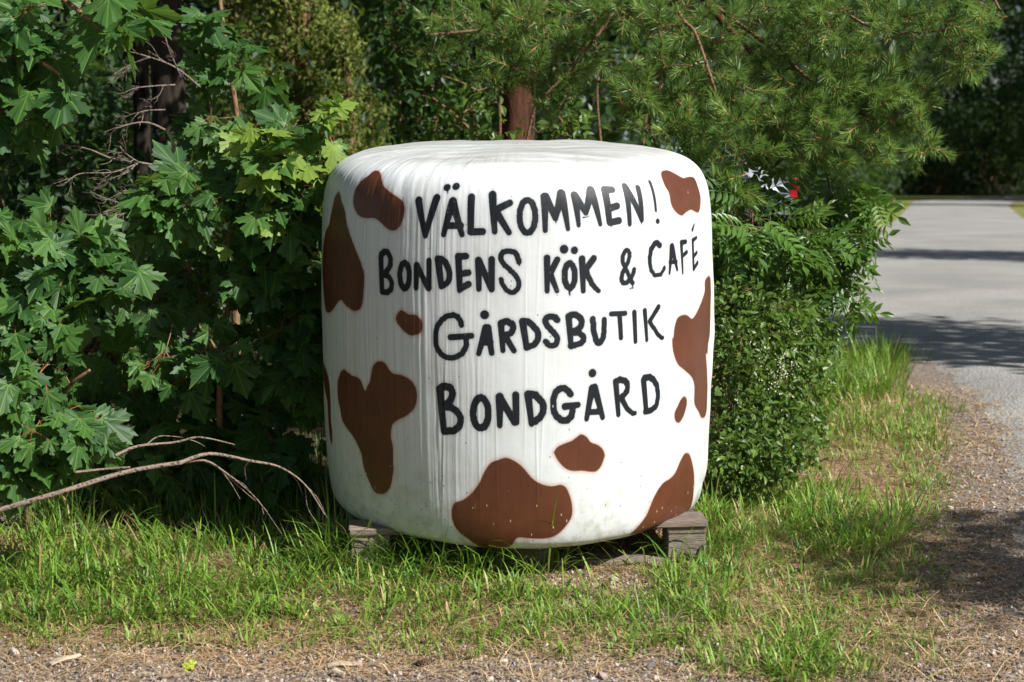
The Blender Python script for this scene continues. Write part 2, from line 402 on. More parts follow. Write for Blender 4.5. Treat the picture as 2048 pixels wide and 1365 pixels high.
jit = road_poly.copy()
nn = nrm(np.stack([np.gradient(road_poly[:, 1]), -np.gradient(road_poly[:, 0])], 1))
jit += nn * ((fbm(road_poly[:, 0] * 3, road_poly[:, 1] * 3, 3) - 0.5) * 0.22 * ss(60, 10, road_poly[:, 1]))[:, None]
gx, gy = np.meshgrid(np.arange(-4, 7.4, 0.12), np.arange(3.2, 14, 0.12)); inn = np.stack([gx.ravel(), gy.ravel()], 1)
gx, gy = np.meshgrid(np.arange(-5, 48, 1.0), np.arange(-8, 150, 1.0)); inn2 = np.stack([gx.ravel(), gy.ravel()], 1)
inn2 = inn2[(inn2[:, 1] > 14.5) | (inn2[:, 1] < 3)]
inn = np.concatenate([inn, inn2]); inn = inn[poly_sdf(inn, jit) < -0.06]
pts = [Vector(p) for p in np.concatenate([jit, inn])]
res = delaunay_2d_cdt(pts, [], [list(range(len(jit)))], 1, 1e-5)
V2 = np.array([(p.x, p.y) for p in res[0]]); g = Geo()
g.add(np.column_stack([V2, ground(V2[:, 0], V2[:, 1]) + 0.001 + 0.013 * ss(0.0, -0.22, poly_sdf(V2, jit))]), [list(f) for f in res[2]])
ro = g.obj('road', M_road, smooth=True); tag(ro, kind='structure')
ed = poly_sdf(V2, jit)
a = ro.data.attributes.new('edge', 'FLOAT', 'POINT'); a.data.foreach_set('value', np.where(V2[:, 1] < 30, 0.62 * ss(-0.5, 0.05, ed), 0.35 * ss(-0.5, 0, ed)).astype(np.float32))

# ------------------------------------------------------------------ the wrapped bale
BC = np.array([0.016, 5.93, -0.016])       # axis, in the bank's own coordinates
prof = catmull([(0.004, 0.150), (0.30, 0.150), (0.44, 0.128), (0.53, 0.096), (0.582, 0.110), (0.608, 0.155), (0.619, 0.28), (0.625, 0.50), (0.627, 0.70), (0.624, 0.88),
                (0.617, 1.03), (0.600, 1.115), (0.560, 1.17), (0.48, 1.203), (0.34, 1.220), (0.16, 1.227), (0.004, 1.229)], 30)
pl = np.concatenate([[0], np.cumsum(np.linalg.norm(np.diff(prof, axis=0), axis=1))])
NV = 560
vv = np.linspace(0, pl[-1], NV); pr = np.interp(vv, pl, prof[:, 0]); pz = np.interp(vv, pl, prof[:, 1])
th = np.concatenate([np.linspace(-105, 105, 860, endpoint=False), np.linspace(105, 255, 130, endpoint=False)]) * math.pi / 180
NT = len(th)
TH, VV = np.meshgrid(th, vv); PR = np.interp(VV, vv, pr); PZ = np.interp(VV, vv, pz)
dr = np.gradient(pr, vv); dz = np.gradient(pz, vv)
NR = np.interp(VV, vv, dz); NZ = np.interp(VV, vv, -dr)
Uc = TH * 0.625
rim = ss(1.0, 1.13, PZ) * ss(0.30, 0.50, PR)
side = ss(0.15, 0.3, PZ) * (1 - ss(1.05, 1.15, PZ))
left = ss(-0.05, -0.45, TH) * 0.8 + 0.2
warp = Uc + 0.03 * (fbm(Uc * 4, VV * 2, 21) - 0.5)
disp = (fbm(Uc * 3.2, VV * 2.2, 1, 3) - 0.5) * 0.012 * ss(0.05, 0.25, PR)
disp += (fbm(warp * 60, VV * 1.6, 2, 3) - 0.5) * 0.0020 * side * left
disp += (fbm(warp * 150, VV * 2.0, 12, 2) - 0.5) * 0.0016 * side * left
disp += (fbm(warp * 26 + VV * 3, VV * 5, 3, 3) - 0.5) * 0.0034 * rim * (0.35 + 0.65 * ss(0.2, -0.4, TH))
disp += (fbm(warp * 70 + VV * 5, VV * 7, 13, 2) - 0.5) * 0.0022 * rim * (0.35 + 0.65 * ss(0.2, -0.4, TH))
top = ss(0.52, 0.44, PR) * (PZ > 0.6)
yy = PR * np.cos(TH)
disp += (fbm(yy * 22, PR * np.sin(TH) * 2.5, 6, 3) - 0.5) * 0.006 * top
# long straight tension creases on the shaded side
for k in range(26):
    u0 = U(-0.72, 0.05) if k < 20 else U(0.0, 0.6); wd = U(0.0016, 0.003); v0 = U(0.35, 1.2); v1 = v0 + U(0.25, 0.9); sl = U(-0.03, 0.08)
    dd = Uc - u0 - sl * (VV - 1.2)
    disp += U(0.0005, 0.0012) * np.exp(-(dd / wd) ** 2) * ss(v0, v0 + 0.15, VV) * ss(v1, v1 - 0.15, VV) * side
sag = 0.050 * ss(0.40, 0.60, PR) * ss(0.62, 0.1, PZ) * (0.75 + 0.25 * np.maximum(0, np.cos(2 * (TH - 0.11))))
lx = PR + disp * NR
P = np.stack([BC[0] + lx * np.sin(TH), BC[1] - lx * np.cos(TH), PZ + disp * NZ - sag + BC[2]], -1)
W = N2W(P)
# where the paint is: strokes and outlines read off the zoomed photograph, laid on the film's own surface
S_ = 2048 / 420
REG = {1: (640, 260), 2: (1020, 260), 3: (640, 460), 4: (1020, 460), 5: (640, 660), 6: (1020, 660), 7: (640, 880), 8: (1020, 880)}
PX, PY = project(W)
nw = np.stack([NR * np.sin(TH), -NR * np.cos(TH), NZ], -1)
nww = N2W(P + nw * 1e-3) - W
facing = (np.einsum('ijk,ijk->ij', nww, CAM - W) > 0) & ((NR > 0.03) | (PZ > 0.8)) & (np.cos(TH) > -0.2)
sub = np.zeros_like(facing); sub[::2, ::2] = True
idx = np.where((facing & sub).ravel())[0]
fpx, fpy, fu, fv = PX.ravel()[idx], PY.ravel()[idx], Uc.ravel()[idx], VV.ravel()[idx]
def surf(px, py):
    k = np.argsort((fpx - px) ** 2 + (fpy - py) ** 2)[:3]
    d = np.sqrt((fpx[k] - px) ** 2 + (fpy[k] - py) ** 2) + 0.05; ww = 1 / d; ww /= ww.sum()
    return np.array([fu[k] @ ww, fv[k] @ ww])
def reg(r, pts): return [(REG[r][0] + x / S_, REG[r][1] + y / S_) for x, y in pts]
def ell(cx, cy, rx, ry, n=18, a0=0): return [(cx + rx * math.sin(a), cy - ry * math.cos(a)) for a in np.linspace(a0, a0 + 2 * math.pi, n + 1)]
K = []                                     # (region, points, r start, r end)
def k(r, r0, r1, *pts): K.append((r, list(pts), r0, r1))
# VÄLKOMMEN!
k(1, 40, 26, (965, 692), (1030, 1032)); k(1, 26, 40, (1030, 1032), (1138, 660))
k(1, 40, 26, (1292, 692), (1206, 1025)); k(1, 40, 27, (1298, 692), (1384, 1015)); k(1, 32, 32, (1250, 932), (1370, 932)); k(1, 38, 38, (1238, 562), (1239, 563)); k(1, 39, 39, (1329, 554), (1330, 555))
k(1, 37, 32, (1476, 660), (1470, 990)); k(1, 34, 34, (1470, 992), (1584, 992))
k(1, 40, 27, (1686, 636), (1705, 990)); k(1, 36, 32, (1722, 775), (1850, 716)); k(1, 36, 28, (1722, 800), (1846, 1000))
k(2, 28, 28, *ell(170, 846, 76, 160))
k(2, 38, 24, (337, 652), (340, 985)); k(2, 38, 28, (345, 655), (445, 862)); k(2, 26, 44, (445, 862), (502, 625)); k(2, 44, 20, (502, 625), (568, 970))
k(2, 40, 20, (630, 636), (668, 930)); k(2, 40, 27, (635, 640), (742, 812)); k(2, 27, 46, (742, 812), (786, 590)); k(2, 46, 20, (786, 590), (880, 920))
k(2, 42, 32, (920, 592), (972, 906)); k(2, 42, 34, (920, 592), (1000, 580)); k(2, 34, 34, (970, 762), (1046, 745)); k(2, 32, 34, (972, 908), (1064, 882))
k(2, 36, 22, (1122, 554), (1166, 925)); k(2, 36, 26, (1126, 560), (1282, 882)); k(2, 32, 24, (1250, 566), (1284, 880))
k(2, 20, 14, (1364, 515), (1420, 785)); k(2, 26, 26, (1437, 888), (1438, 892))
k(2, 9, 19, (1793, 912), (1779, 975))
k(1, 8, 4, (1245, 592), (1248, 618)); k(2, 9, 4, (445, 872), (448, 904)); k(2, 6, 3, (1281, 892), (1282, 920)); k(2, 9, 5, (985, 915), (988, 942)); k(2, 5, 3, (712, 850), (776, 842))
# BONDENS KÖK & CAFÉ
k(3, 9, 4, (1942, 318), (1942, 354)); k(3, 8, 4, (1060, 578), (1062, 606)); k(3, 11, 6, (1360, 590), (1362, 616)); k(3, 5, 3, (1340, 606), (1382, 600)); k(3, 5, 3, (612, 470), (613, 488)); k(4, 7, 4, (1196, 530), (1194, 572)); k(4, 4, 3, (1172, 568), (1206, 562))
k(3, 32, 28, (592, 262), (606, 610)); k(3, 30, 26, (600, 240), (640, 215), (680, 260), (686, 335), (655, 400), (606, 430)); k(3, 26, 28, (606, 438), (662, 448), (700, 510), (692, 580), (650, 608), (606, 610))
k(3, 28, 28, *ell(825, 446, 46, 124))
k(3, 34, 26, (946, 342), (936, 570)); k(3, 30, 27, (950, 345), (1056, 572)); k(3, 28, 28, (1060, 302), (1060, 572))
k(3, 38, 28, (1150, 292), (1184, 556)); k(3, 34, 26, (1158, 286), (1212, 306), (1258, 400), (1248, 505), (1186, 556))
k(3, 34, 30, (1348, 266), (1364, 588)); k(3, 32, 32, (1350, 266), (1424, 258)); k(3, 30, 32, (1366, 432), (1446, 418)); k(3, 30, 32, (1370, 572), (1446, 528))
k(3, 34, 26, (1546, 298), (1550, 575)); k(3, 32, 28, (1552, 302), (1666, 572)); k(3, 32, 30, (1676, 288), (1676, 578))
k(3, 26, 22, (1942, 312), (1912, 236), (1850, 208), (1792, 216), (1762, 270), (1790, 330), (1862, 402), (1926, 470), (1938, 548), (1902, 602), (1850, 606), (1800, 566), (1762, 480))
k(4, 32, 24, (357, 278), (360, 600)); k(4, 30, 30, (458, 290), (392, 416)); k(4, 30, 22, (392, 420), (460, 600))
k(4, 28, 28, *ell(582, 448, 50, 122)); k(4, 42, 42, (530, 192), (531, 193)); k(4, 36, 36, (627, 198), (628, 199)); k(4, 9, 5, (580, 600), (582, 640))
k(4, 34, 24, (704, 280), (718, 595)); k(4, 32, 32, (818, 286), (738, 394)); k(4, 30, 22, (738, 400), (800, 530), (862, 594))
k(4, 22, 22, (1196, 525), (1150, 425), (1106, 330), (1102, 250), (1134, 196), (1166, 232), (1152, 310), (1108, 400), (1086, 470), (1104, 516), (1150, 506), (1190, 450), (1212, 392))
k(4, 30, 16, (1462, 152), (1428, 134), (1385, 175), (1362, 285), (1378, 390), (1428, 450), (1480, 420), (1506, 368))
k(4, 34, 13, (1578, 156), (1556, 426)); k(4, 34, 16, (1582, 156), (1628, 382)); k(4, 20, 20, (1560, 312), (1622, 308))
k(4, 26, 12, (1672, 132), (1685, 422)); k(4, 26, 22, (1676, 130), (1716, 116)); k(4, 20, 22, (1686, 246), (1722, 222))
k(4, 24, 22, (1784, 116), (1790, 376)); k(4, 22, 16, (1784, 112), (1820, 80)); k(4, 20, 18, (1794, 246), (1826, 226)); k(4, 22, 22, (1790, 372), (1832, 330))
# GÅRDSBUTIK
k(3, 26, 26, (1382, 926), (1352, 862), (1300, 832), (1222, 852), (1152, 930), (1126, 1050), (1150, 1170), (1220, 1240), (1300, 1250), (1380, 1210), (1424, 1130), (1420, 1056)); k(3, 30, 28, (1276, 1046), (1476, 1034))
k(3, 36, 24, (1620, 954), (1550, 1212)); k(3, 36, 26, (1636, 954), (1672, 1200)); k(3, 34, 34, (1590, 1094), (1660, 1094)); k(3, 43, 43, (1603, 830), (1604, 831))
k(3, 32, 24, (1762, 908), (1786, 1178)); k(3, 32, 28, (1765, 906), (1830, 896), (1880, 934), (1868, 1000), (1800, 1030)); k(3, 30, 26, (1806, 1036), (1894, 1180))
k(4, 34, 28, (122, 896), (162, 1146)); k(4, 32, 28, (130, 894), (190, 906), (264, 990), (272, 1070), (226, 1126), (160, 1146))
k(4, 30, 26, (460, 886), (432, 852), (380, 846), (346, 884), (366, 940), (424, 1000), (462, 1060), (442, 1120), (400, 1134), (360, 1106), (345, 1088))
k(4, 32, 26, (570, 844), (592, 1140)); k(4, 32, 28, (578, 838), (640, 832), (692, 872), (690, 940), (640, 980), (592, 995)); k(4, 28, 28, (600, 1002), (680, 1012), (718, 1050), (700, 1100), (640, 1124), (592, 1130))
k(4, 30, 27, (808, 872), (820, 1010), (852, 1098), (882, 1098), (914, 1026), (918, 874))
k(4, 24, 24, (986, 820), (1120, 812)); k(4, 26, 24, (1066, 822), (1083, 1054)); k(4, 26, 22, (1210, 800), (1221, 1084))
k(4, 26, 18, (1315, 788), (1337, 1078)); k(4, 26, 24, (1448, 758), (1366, 886)); k(4, 24, 20, (1366, 896), (1436, 1012), (1488, 1060))
# BONDGÅRD
k(5, 38, 32, (1166, 592), (1204, 992)); k(5, 36, 32, (1164, 580), (1220, 550), (1282, 582), (1286, 650), (1250, 712), (1192, 746)); k(5, 32, 32, (1194, 752), (1290, 766), (1366, 840), (1366, 922), (1310, 980), (1206, 994))
k(5, 31, 31, *ell(1567, 812, 74, 148))
k(5, 40, 26, (1748, 654), (1750, 936)); k(5, 34, 32, (1756, 660), (1898, 902)); k(5, 34, 30, (1910, 640), (1914, 902))
k(6, 36, 26, (176, 626), (210, 916)); k(6, 34, 30, (184, 624), (250, 642), (316, 720), (322, 800), (280, 868), (210, 906))
k(6, 30, 30, (592, 630), (562, 592), (510, 574), (452, 602), (422, 700), (432, 800), (482, 868), (540, 882), (594, 850), (610, 780)); k(6, 32, 26, (532, 752), (664, 732))
k(6, 36, 24, (802, 566), (750, 876)); k(6, 36, 26, (826, 566), (906, 862)); k(6, 26, 26, (785, 802), (880, 802)); k(6, 40, 40, (803, 425), (804, 426))
k(6, 32, 24, (1034, 504), (1060, 822)); k(6, 30, 26, (1040, 500), (1082, 486), (1136, 514), (1144, 580), (1110, 640), (1052, 666)); k(6, 28, 20, (1090, 672), (1156, 780), (1218, 820))
k(6, 34, 28, (1302, 486), (1326, 800)); k(6, 32, 28, (1310, 474), (1368, 464), (1430, 540), (1440, 660), (1420, 750), (1322, 802))
PXM = 1 / (F / 5.33)                        # metres per photograph pixel at the bale's front
UV = np.stack([Uc.ravel(), VV.ravel()], 1)
ink = np.full(len(UV), 0.05)
for r, pts, r0, r1 in K:
    q = catmull(reg(r, pts), 5) if len(pts) > 2 else np.array(reg(r, pts))
    s2 = np.array([surf(*p) for p in q]); m = len(s2); rr = np.linspace(r0, r1, m) / S_ * PXM + 0.0008
    lo, hi = s2.min(0) - 0.07, s2.max(0) + 0.07
    sel = np.where((UV > lo).all(1) & (UV < hi).all(1))[0]; Q = UV[sel]; best = ink[sel]
    for a, c, ra, rc in zip(s2[:-1], s2[1:], rr[:-1], rr[1:]):
        e_ = c - a; t = np.clip(((Q - a) @ e_) / (e_ @ e_ + 1e-12), 0, 1); z = Q - a - t[:, None] * e_
        best = np.minimum(best, np.hypot(z[:, 0], z[:, 1]) - (ra + (rc - ra) * t))
    ink[sel] = best
full = lambda pts: list(pts)
SPOTS = [
 reg(1, [(560, 398), (590, 430), (605, 500), (640, 570), (740, 650), (810, 710), (825, 780), (805, 880), (760, 960), (700, 985), (640, 960), (580, 900), (530, 860), (450, 865), (380, 835), (335, 770), (320, 690), (345, 590), (400, 500), (480, 440), (520, 405)]),
 [(677, 386), (683, 401), (690, 422), (696, 455), (708, 490), (722, 525), (728, 546), (729, 567), (725, 604), (720, 618), (708, 621), (695, 616), (688, 606), (682, 601), (673, 610), (665, 622), (658, 625), (650, 618), (646, 580), (645, 520), (650, 470), (659, 447), (667, 403)],
 reg(3, [(790, 790), (830, 800), (870, 830), (930, 830), (980, 870), (1000, 930), (985, 1000), (930, 1025), (870, 1020), (800, 970), (750, 910), (740, 860), (760, 810)]),
 reg(5, [(235, 385), (270, 400), (315, 445), (360, 455), (400, 500), (435, 595), (460, 560), (490, 480), (510, 370), (545, 325), (590, 310), (640, 335), (700, 425), (780, 440), (860, 475), (920, 540), (945, 640), (920, 760), (850, 835), (750, 885), (700, 940), (695, 1040), (710, 1150), (717, 1300)]) +
 reg(7, [(715, 300), (690, 440), (640, 520), (590, 535), (530, 500), (470, 400), (430, 270), (400, 130), (345, 0)]) + reg(5, [(300, 1000), (230, 890), (190, 760), (175, 600), (180, 480), (205, 405)]),
 [(648, 725), (656, 752), (661, 804), (662, 834), (664.5, 865), (662.5, 890), (658, 865), (654, 800), (646, 760)],
 [(902.5, 1031.8), (904.6, 1013), (912.8, 1003), (927, 999), (943.5, 986.6), (957.9, 966), (968, 945.6), (980, 927), (997, 919), (1013, 917.5), (1032, 925), (1047, 937), (1061, 954), (1073, 964), (1090, 971), (1106, 972), (1120.5, 970.6), (1132, 976), (1139, 989), (1144, 1007), (1145, 1028), (1139, 1044), (1122.5, 1062.5), (1106, 1074), (1085.6, 1078.5), (1061, 1077), (1038.5, 1075), (1031, 1080), (1022, 1092), (1005, 1095), (968, 1094), (950, 1088), (937, 1079), (921, 1067), (909, 1052)],
 reg(6, [(690, 1025), (750, 1040), (790, 1090), (860, 1125), (905, 1170), (925, 1225)]) + reg(8, [(925, 150), (895, 240), (850, 300), (800, 318), (700, 305), (600, 300), (530, 270), (470, 210), (430, 130)]) + reg(6, [(430, 1195), (460, 1140), (530, 1105), (600, 1085), (640, 1050)]),
 reg(2, [(1480, 400), (1540, 395), (1610, 420), (1680, 460), (1720, 475), (1760, 460), (1800, 480), (1835, 560), (1855, 660), (1850, 780), (1830, 805), (1790, 790), (1760, 785), (1720, 815), (1670, 830), (1610, 800), (1570, 730), (1550, 620), (1510, 540), (1475, 460)]),
 reg(4, [(1935, 445), (1950, 480), (1958, 600), (1962, 750), (1965, 900), (1950, 1010), (1930, 1100), (1920, 1200)]) + reg(6, [(1915, 250), (1925, 450), (1925, 650), (1910, 820), (1875, 865), (1840, 800), (1800, 720), (1800, 560), (1770, 460), (1700, 395), (1630, 330), (1590, 200), (1585, 90)]) + reg(4, [(1590, 1050), (1600, 950), (1640, 860), (1700, 825), (1740, 840), (1775, 870), (1810, 840), (1850, 740), (1880, 690), (1900, 600), (1905, 500)]),
 reg(6, [(1690, 645), (1720, 660), (1722, 710), (1700, 800), (1680, 880), (1645, 910), (1610, 880), (1605, 810), (1630, 740), (1660, 680)]),
 reg(8, [(1725, 130), (1755, 150), (1780, 240), (1795, 350), (1790, 500), (1765, 640), (1700, 735), (1500, 835), (1300, 895), (1170, 922), (1240, 850), (1330, 730), (1400, 570), (1480, 430), (1560, 370), (1610, 320), (1660, 220), (1700, 145)]),
]
spot = np.full(len(UV), 0.08)
for sp in SPOTS:
    s2 = catmull(np.array([surf(*p) for p in sp]), 3, True)
    lo, hi = s2.min(0) - 0.08, s2.max(0) + 0.08
    sel = np.where((UV > lo).all(1) & (UV < hi).all(1))[0]
    spot[sel] = np.minimum(spot[sel], poly_sdf(UV[sel], s2))
def film_mat():
    b = NB('painted_bale_film'); uv = b.attr('suv').outputs['Vector']; ink = b.attr('ink').outputs['Fac']; spt = b.attr('spot').outputs['Fac']; p = b.pos()
    sep = b.n('SeparateXYZ'); b.ln(b.attr('loc').outputs['Vector'], sep.inputs[0])   # x radius, y height, z angle
    st = b.noise(uv, 1, 5, 0.6, (60, 2.2, 1)); st2 = b.noise(uv, 1, 3, 0.6, (260, 5, 1)); sp = b.noise(uv, 260, 2, 0.5); cl = b.noise(uv, 5, 4)
    col = b.mix(b.step(cl, 0.35, 0.75), (0.61, 0.635, 0.645), (0.565, 0.585, 0.58))
    col = b.mix(b.M('MULTIPLY', b.step(st, 0.56, 0.78), 0.16), col, (0.42, 0.42, 0.38))
    # dust on the flat top, in streaks running with the overlaps of the film
    tm = b.M('MULTIPLY', b.step(sep.outputs[1], 1.165, 1.215), b.step(sep.outputs[0], 0.56, 0.46))
    dn = b.noise(p, 1, 5, 0.65, (2.2, 16, 2)); dn2 = b.noise(p, 14, 4, 0.6, (1, 3, 1))
    col = b.mix(b.M('MULTIPLY', tm, b.M('ADD', 0.22, b.M('MULTIPLY', b.step(dn, 0.38, 0.62), 0.55))), col, (0.33, 0.32, 0.305))
    col = b.mix(b.M('MULTIPLY', tm, b.M('MULTIPLY', b.step(dn2, 0.56, 0.68), 0.5)), col, (0.2, 0.19, 0.18))
    # grime splashed up from the ground
    lo = b.step(sep.outputs[1], 0.42, 0.10)
    col = b.mix(b.M('MULTIPLY', lo, b.M('MULTIPLY', b.step(b.noise(uv, 22, 4, 0.65), 0.40, 0.72), 0.6)), col, (0.30, 0.27, 0.21))
    ed = b.noise(uv, 420, 2, 0.6); ew = b.M('MULTIPLY', b.M('SUBTRACT', ed, 0.5), 0.004)
    spn = b.M('ADD', spt, ew)
    br = b.mix(b.step(b.noise(uv, 7, 3), 0.3, 0.7), (0.083, 0.027, 0.0135), (0.108, 0.036, 0.017))
    br = b.mix(b.M('MULTIPLY', b.step(st, 0.55, 0.75), 0.12), br, (0.16, 0.08, 0.055))
    halo = b.M('MULTIPLY', b.step(spn, 0.013, -0.001), 0.42)
    col = b.mix(halo, col, (0.42, 0.12, 0.05))
    sm = b.step(spn, 0.0022, -0.0022)
    col = b.mix(sm, col, br)
    inn = b.M('ADD', ink, ew)
    col = b.mix(b.M('MULTIPLY', b.step(inn, 0.011, -0.001), 0.24), col, (0.10, 0.105, 0.115))
    im = b.step(inn, 0.0016, -0.0014)
    worn = b.M('MULTIPLY', b.step(b.noise(uv, 9, 4, 0.7, (1, 1, 1)), 0.56, 0.72), 0.16)
    col = b.mix(im, col, b.mix(worn, (0.0050, 0.0070, 0.0115), (0.10, 0.10, 0.11)))
    # dark specks on the white, pale bits of straw on the paint near the bottom
    vo = b.voro(uv, 52, (1, 0.8, 1)); vc = b.n('SeparateColor'); b.ln(vo.outputs['Color'], vc.inputs[0])
    dens = b.M('ADD', 0.08, b.M('MULTIPLY', lo, 0.6))
    spk = b.M('MULTIPLY', b.M('LESS_THAN', vc.outputs[0], dens), b.step(vo.outputs[0], 0.15, 0.07))
    col = b.mix(b.M('MULTIPLY', spk, b.M('SUBTRACT', 0.8, sm)), col, (0.10, 0.085, 0.065))
    v2 = b.voro(uv, 60, (1, 0.42, 1)); vc2 = b.n('SeparateColor'); b.ln(v2.outputs['Color'], vc2.inputs[0])
    stw = b.M('MULTIPLY', b.M('LESS_THAN', vc2.outputs[1], b.M('ADD', 0.03, b.M('MULTIPLY', lo, 0.85))), b.step(v2.outputs[0], 0.14, 0.06))
    col = b.mix(b.M('MULTIPLY', stw, b.M('MAXIMUM', sm, im)), col, (0.48, 0.34, 0.22))
    lf = b.M('ADD', 0.25, b.M('MULTIPLY', b.step(sep.outputs[2], 0.0, -0.5), 0.75))
    n1 = b.bump(b.M('MULTIPLY', b.M('ADD', st, b.M('MULTIPLY', st2, 0.5)), lf), 0.16, 0.006)
    n2 = b.bump(b.noise(uv, 7, 4), 0.12, 0.02, n1)
    return b.base(col, b.mix(im, (0.36, 0.36, 0.36), (0.55, 0.55, 0.55)), n2, 0.35)
M_film = film_mat()
bale = thing('round_bale', N2W(BC), 'white film wrapped round bale with black painted welcome words and brown cow spots', 'bale')
g = Geo()
ii = (np.arange(NV - 1)[:, None] * NT + np.arange(NT)[None]); jj = (np.arange(NV - 1)[:, None] * NT + (np.arange(NT)[None] + 1) % NT)
g.add(W.reshape(-1, 3), np.stack([ii, jj, jj + NT, ii + NT], -1).reshape(-1, 4))
wrap = g.obj('film_wrap', M_film, bale, True)
for nm, arr in (('ink', ink), ('spot', spot)):
    a = wrap.data.attributes.new(nm, 'FLOAT', 'POINT'); a.data.foreach_set('value', arr.astype(np.float32))
for nm, arr in (('suv', np.stack([Uc, VV, 0 * VV], -1)), ('loc', np.stack([PR, PZ, TH], -1))):
    a = wrap.data.attributes.new(nm, 'FLOAT_VECTOR', 'POINT'); a.data.foreach_set('vector', arr.astype(np.float32).ravel())
# loose flap of film hanging down the right side
g = Geo(); nz_, nu = 70, 16
zz = np.linspace(0.90, 0.13, nz_); A_ = []
for q, z in enumerate(zz):
    r_ = np.interp(z, prof[100:400, 1], prof[100:400, 0]); t = q / (nz_ - 1)
    for j in range(nu):
        f = j / (nu - 1)
        a0 = R(77) + f * R(24) * (0.25 + 0.75 * ss(0, 0.35, t))
        off = -0.004 + 0.006 * min(1, f * 3) + (0.009 * f + 0.008 * f * float(vn(z * 16, f * 5, 4)) + 0.003 * math.sin(f * 22 + z * 6)) * ss(0.0, 0.4, t) * (0.7 + 0.5 * float(vn(z * 7, 1, 8)))
        A_.append((BC[0] + (r_ + off) * math.sin(a0), BC[1] - (r_ + off) * math.cos(a0), z + BC[2] + 0.02 * f * math.sin(t * 9)))
i = np.arange(nz_ - 1)[:, None] * nu + np.arange(nu - 1)[None]
g.add(N2W(np.array(A_)), np.stack([i, i + 1, i + nu + 1, i + nu], -1).reshape(-1, 4))
b = NB('loose_film'); b.base(b.mix(b.step(b.noise(b.pos(), 30, 4), 0.4, 0.7), (0.72, 0.71, 0.66), (0.56, 0.55, 0.50)), 0.35, b.bump(b.noise(b.pos(), 45, 4), 0.5, 0.006))
fl = g.obj('film_flap', b.m, bale, True); fl['label'] = 'loose crumpled strip of film hanging down the right side'

# ------------------------------------------------------------------ pallet under the bale
PC = np.array([0.012, 5.965, -0.073]); PROT = R(5.5)
pal = thing('wooden_pallet', N2W(PC), 'weathered wooden pallet lying under the white bale', 'pallet')
def pbox(name, x, y, z, sx, sy, sz, tint=0.2, jit=0.0015):
    g = Geo(); c, s = math.cos(PROT), math.sin(PROT)
    g.box((PC[0] + x * c - y * s, PC[1] + x * s + y * c, PC[2] + z), (sx, sy, sz), PROT, 0, tint, 0.003, jit)
    g.V[0] = N2W(g.V[0]); return g.obj(name, M_pallet, pal)
for y in (-0.40, 0.0, 0.40):
    pbox('bottom_board', 0, y, 0.011, 1.10, 0.10, 0.022, 0.25)
    for x in (-0.49, 0.0, 0.49): pbox('block', x, y, 0.0615, 0.118 if x else 0.145, 0.10, 0.078, U(0, 0.3))
for x in (-0.49, 0.0, 0.49): pbox('stringer', x, 0, 0.1115, 0.122 if x else 0.145, 0.905, 0.021, U(0.2, 0.9))
for y in (-0.405, -0.2, 0, 0.2, 0.405): pbox('deck_board', 0, y, 0.133, 1.108, 0.098 if abs(y) < .3 else 0.11, 0.021, U(0.1, 0.6))

blk = [o for o in pal.children if o.name.startswith('block')]
fb = max(blk, key=lambda o: np.mean([v.co.x for v in o.data.vertices]) - 2 * np.mean([v.co.y for v in o.data.vertices]))
g = Geo(); cs, sn = math.cos(PROT), math.sin(PROT)
for x, z, sx, sz in ((-.014, .062, .004, .030), (.008, .062, .004, .030), (-.003, .062, .018, .004), (.024, .060, .004, .026)):
    xx, yy_ = .49 + x, -.4503; g.box((PC[0] + xx * cs - yy_ * sn, PC[1] + xx * sn + yy_ * cs, PC[2] + z), (sx, .0022, sz), PROT, 0, .5, .0005)
for q in range(len(g.V)): g.V[q] = N2W(g.V[q])
o = g.obj('stamp', NB('faded_stamp').base((.07, .06, .055), .9)); o.parent = fb; o.matrix_parent_inverse = pal.matrix_basis.inverted() if False else Matrix.Translation(pal.location).inverted()
# ------------------------------------------------------------------ leaf templates
def maple_leaf():
    h = [(0, 0), (0.12, -0.07), (0.27, -0.10), (0.46, -0.07), (0.40, 0.03), (0.44, 0.07), (0.36, 0.12), (0.36, 0.17), (0.49, 0.19), (0.52, 0.24), (0.70, 0.27), (0.59, 0.34), (0.62, 0.40), (0.66, 0.55), (0.53, 0.49), (0.50, 0.54), (0.41, 0.56),
         (0.33, 0.49), (0.21, 0.45), (0.24, 0.60), (0.33, 0.66), (0.34, 0.73), (0.22, 0.76), (0.20, 0.84), (0.13, 0.85), (0.0, 1.05)]
    o = h + [(-x, y) for x, y in h[-2:0:-1]]
    o = np.array(o); c = np.array([[0, 0.18]])
    P = np.concatenate([o, c]); r = np.hypot(P[:, 0], P[:, 1]); a = np.arctan2(np.abs(P[:, 0]), P[:, 1])
    z = -0.16 * r ** 2 + 0.05 * np.cos(a * 2 * math.pi / 0.70) * r
    P3 = np.column_stack([P, z]); n = len(o)
    return P3, [(i, (i + 1) % n, n) for i in range(n)]
MT, MF = maple_leaf()
MT2 = MT * [0.92, 1, 1]; MT2[:, 2] = -0.42 * (MT[:, 0] ** 2 + (MT[:, 1] - .2) ** 2) + 0.28 * np.abs(MT[:, 0])
MT3 = MT * [0.8, .95, 1]; MT3[:, 2] = 0.30 * MT[:, 0] ** 2 - 0.30 * MT[:, 1] ** 2 + 0.12 * MT[:, 0]
def oval_leaf(wd=0.28, fold=0.08):
    P = [(0, 0, 0), (wd * .75, .28, fold), (wd, .52, fold * 1.2), (wd * .55, .8, fold * .6), (0, 1.05, -.1), (-wd * .55, .8, fold * .6), (-wd, .52, fold * 1.2), (-wd * .75, .28, fold), (0, .5, 0)]
    return np.array(P), [(0, 1, 2, 8), (8, 2, 3, 4), (8, 4, 5, 6), (0, 8, 6, 7)]
OT, OF = oval_leaf()
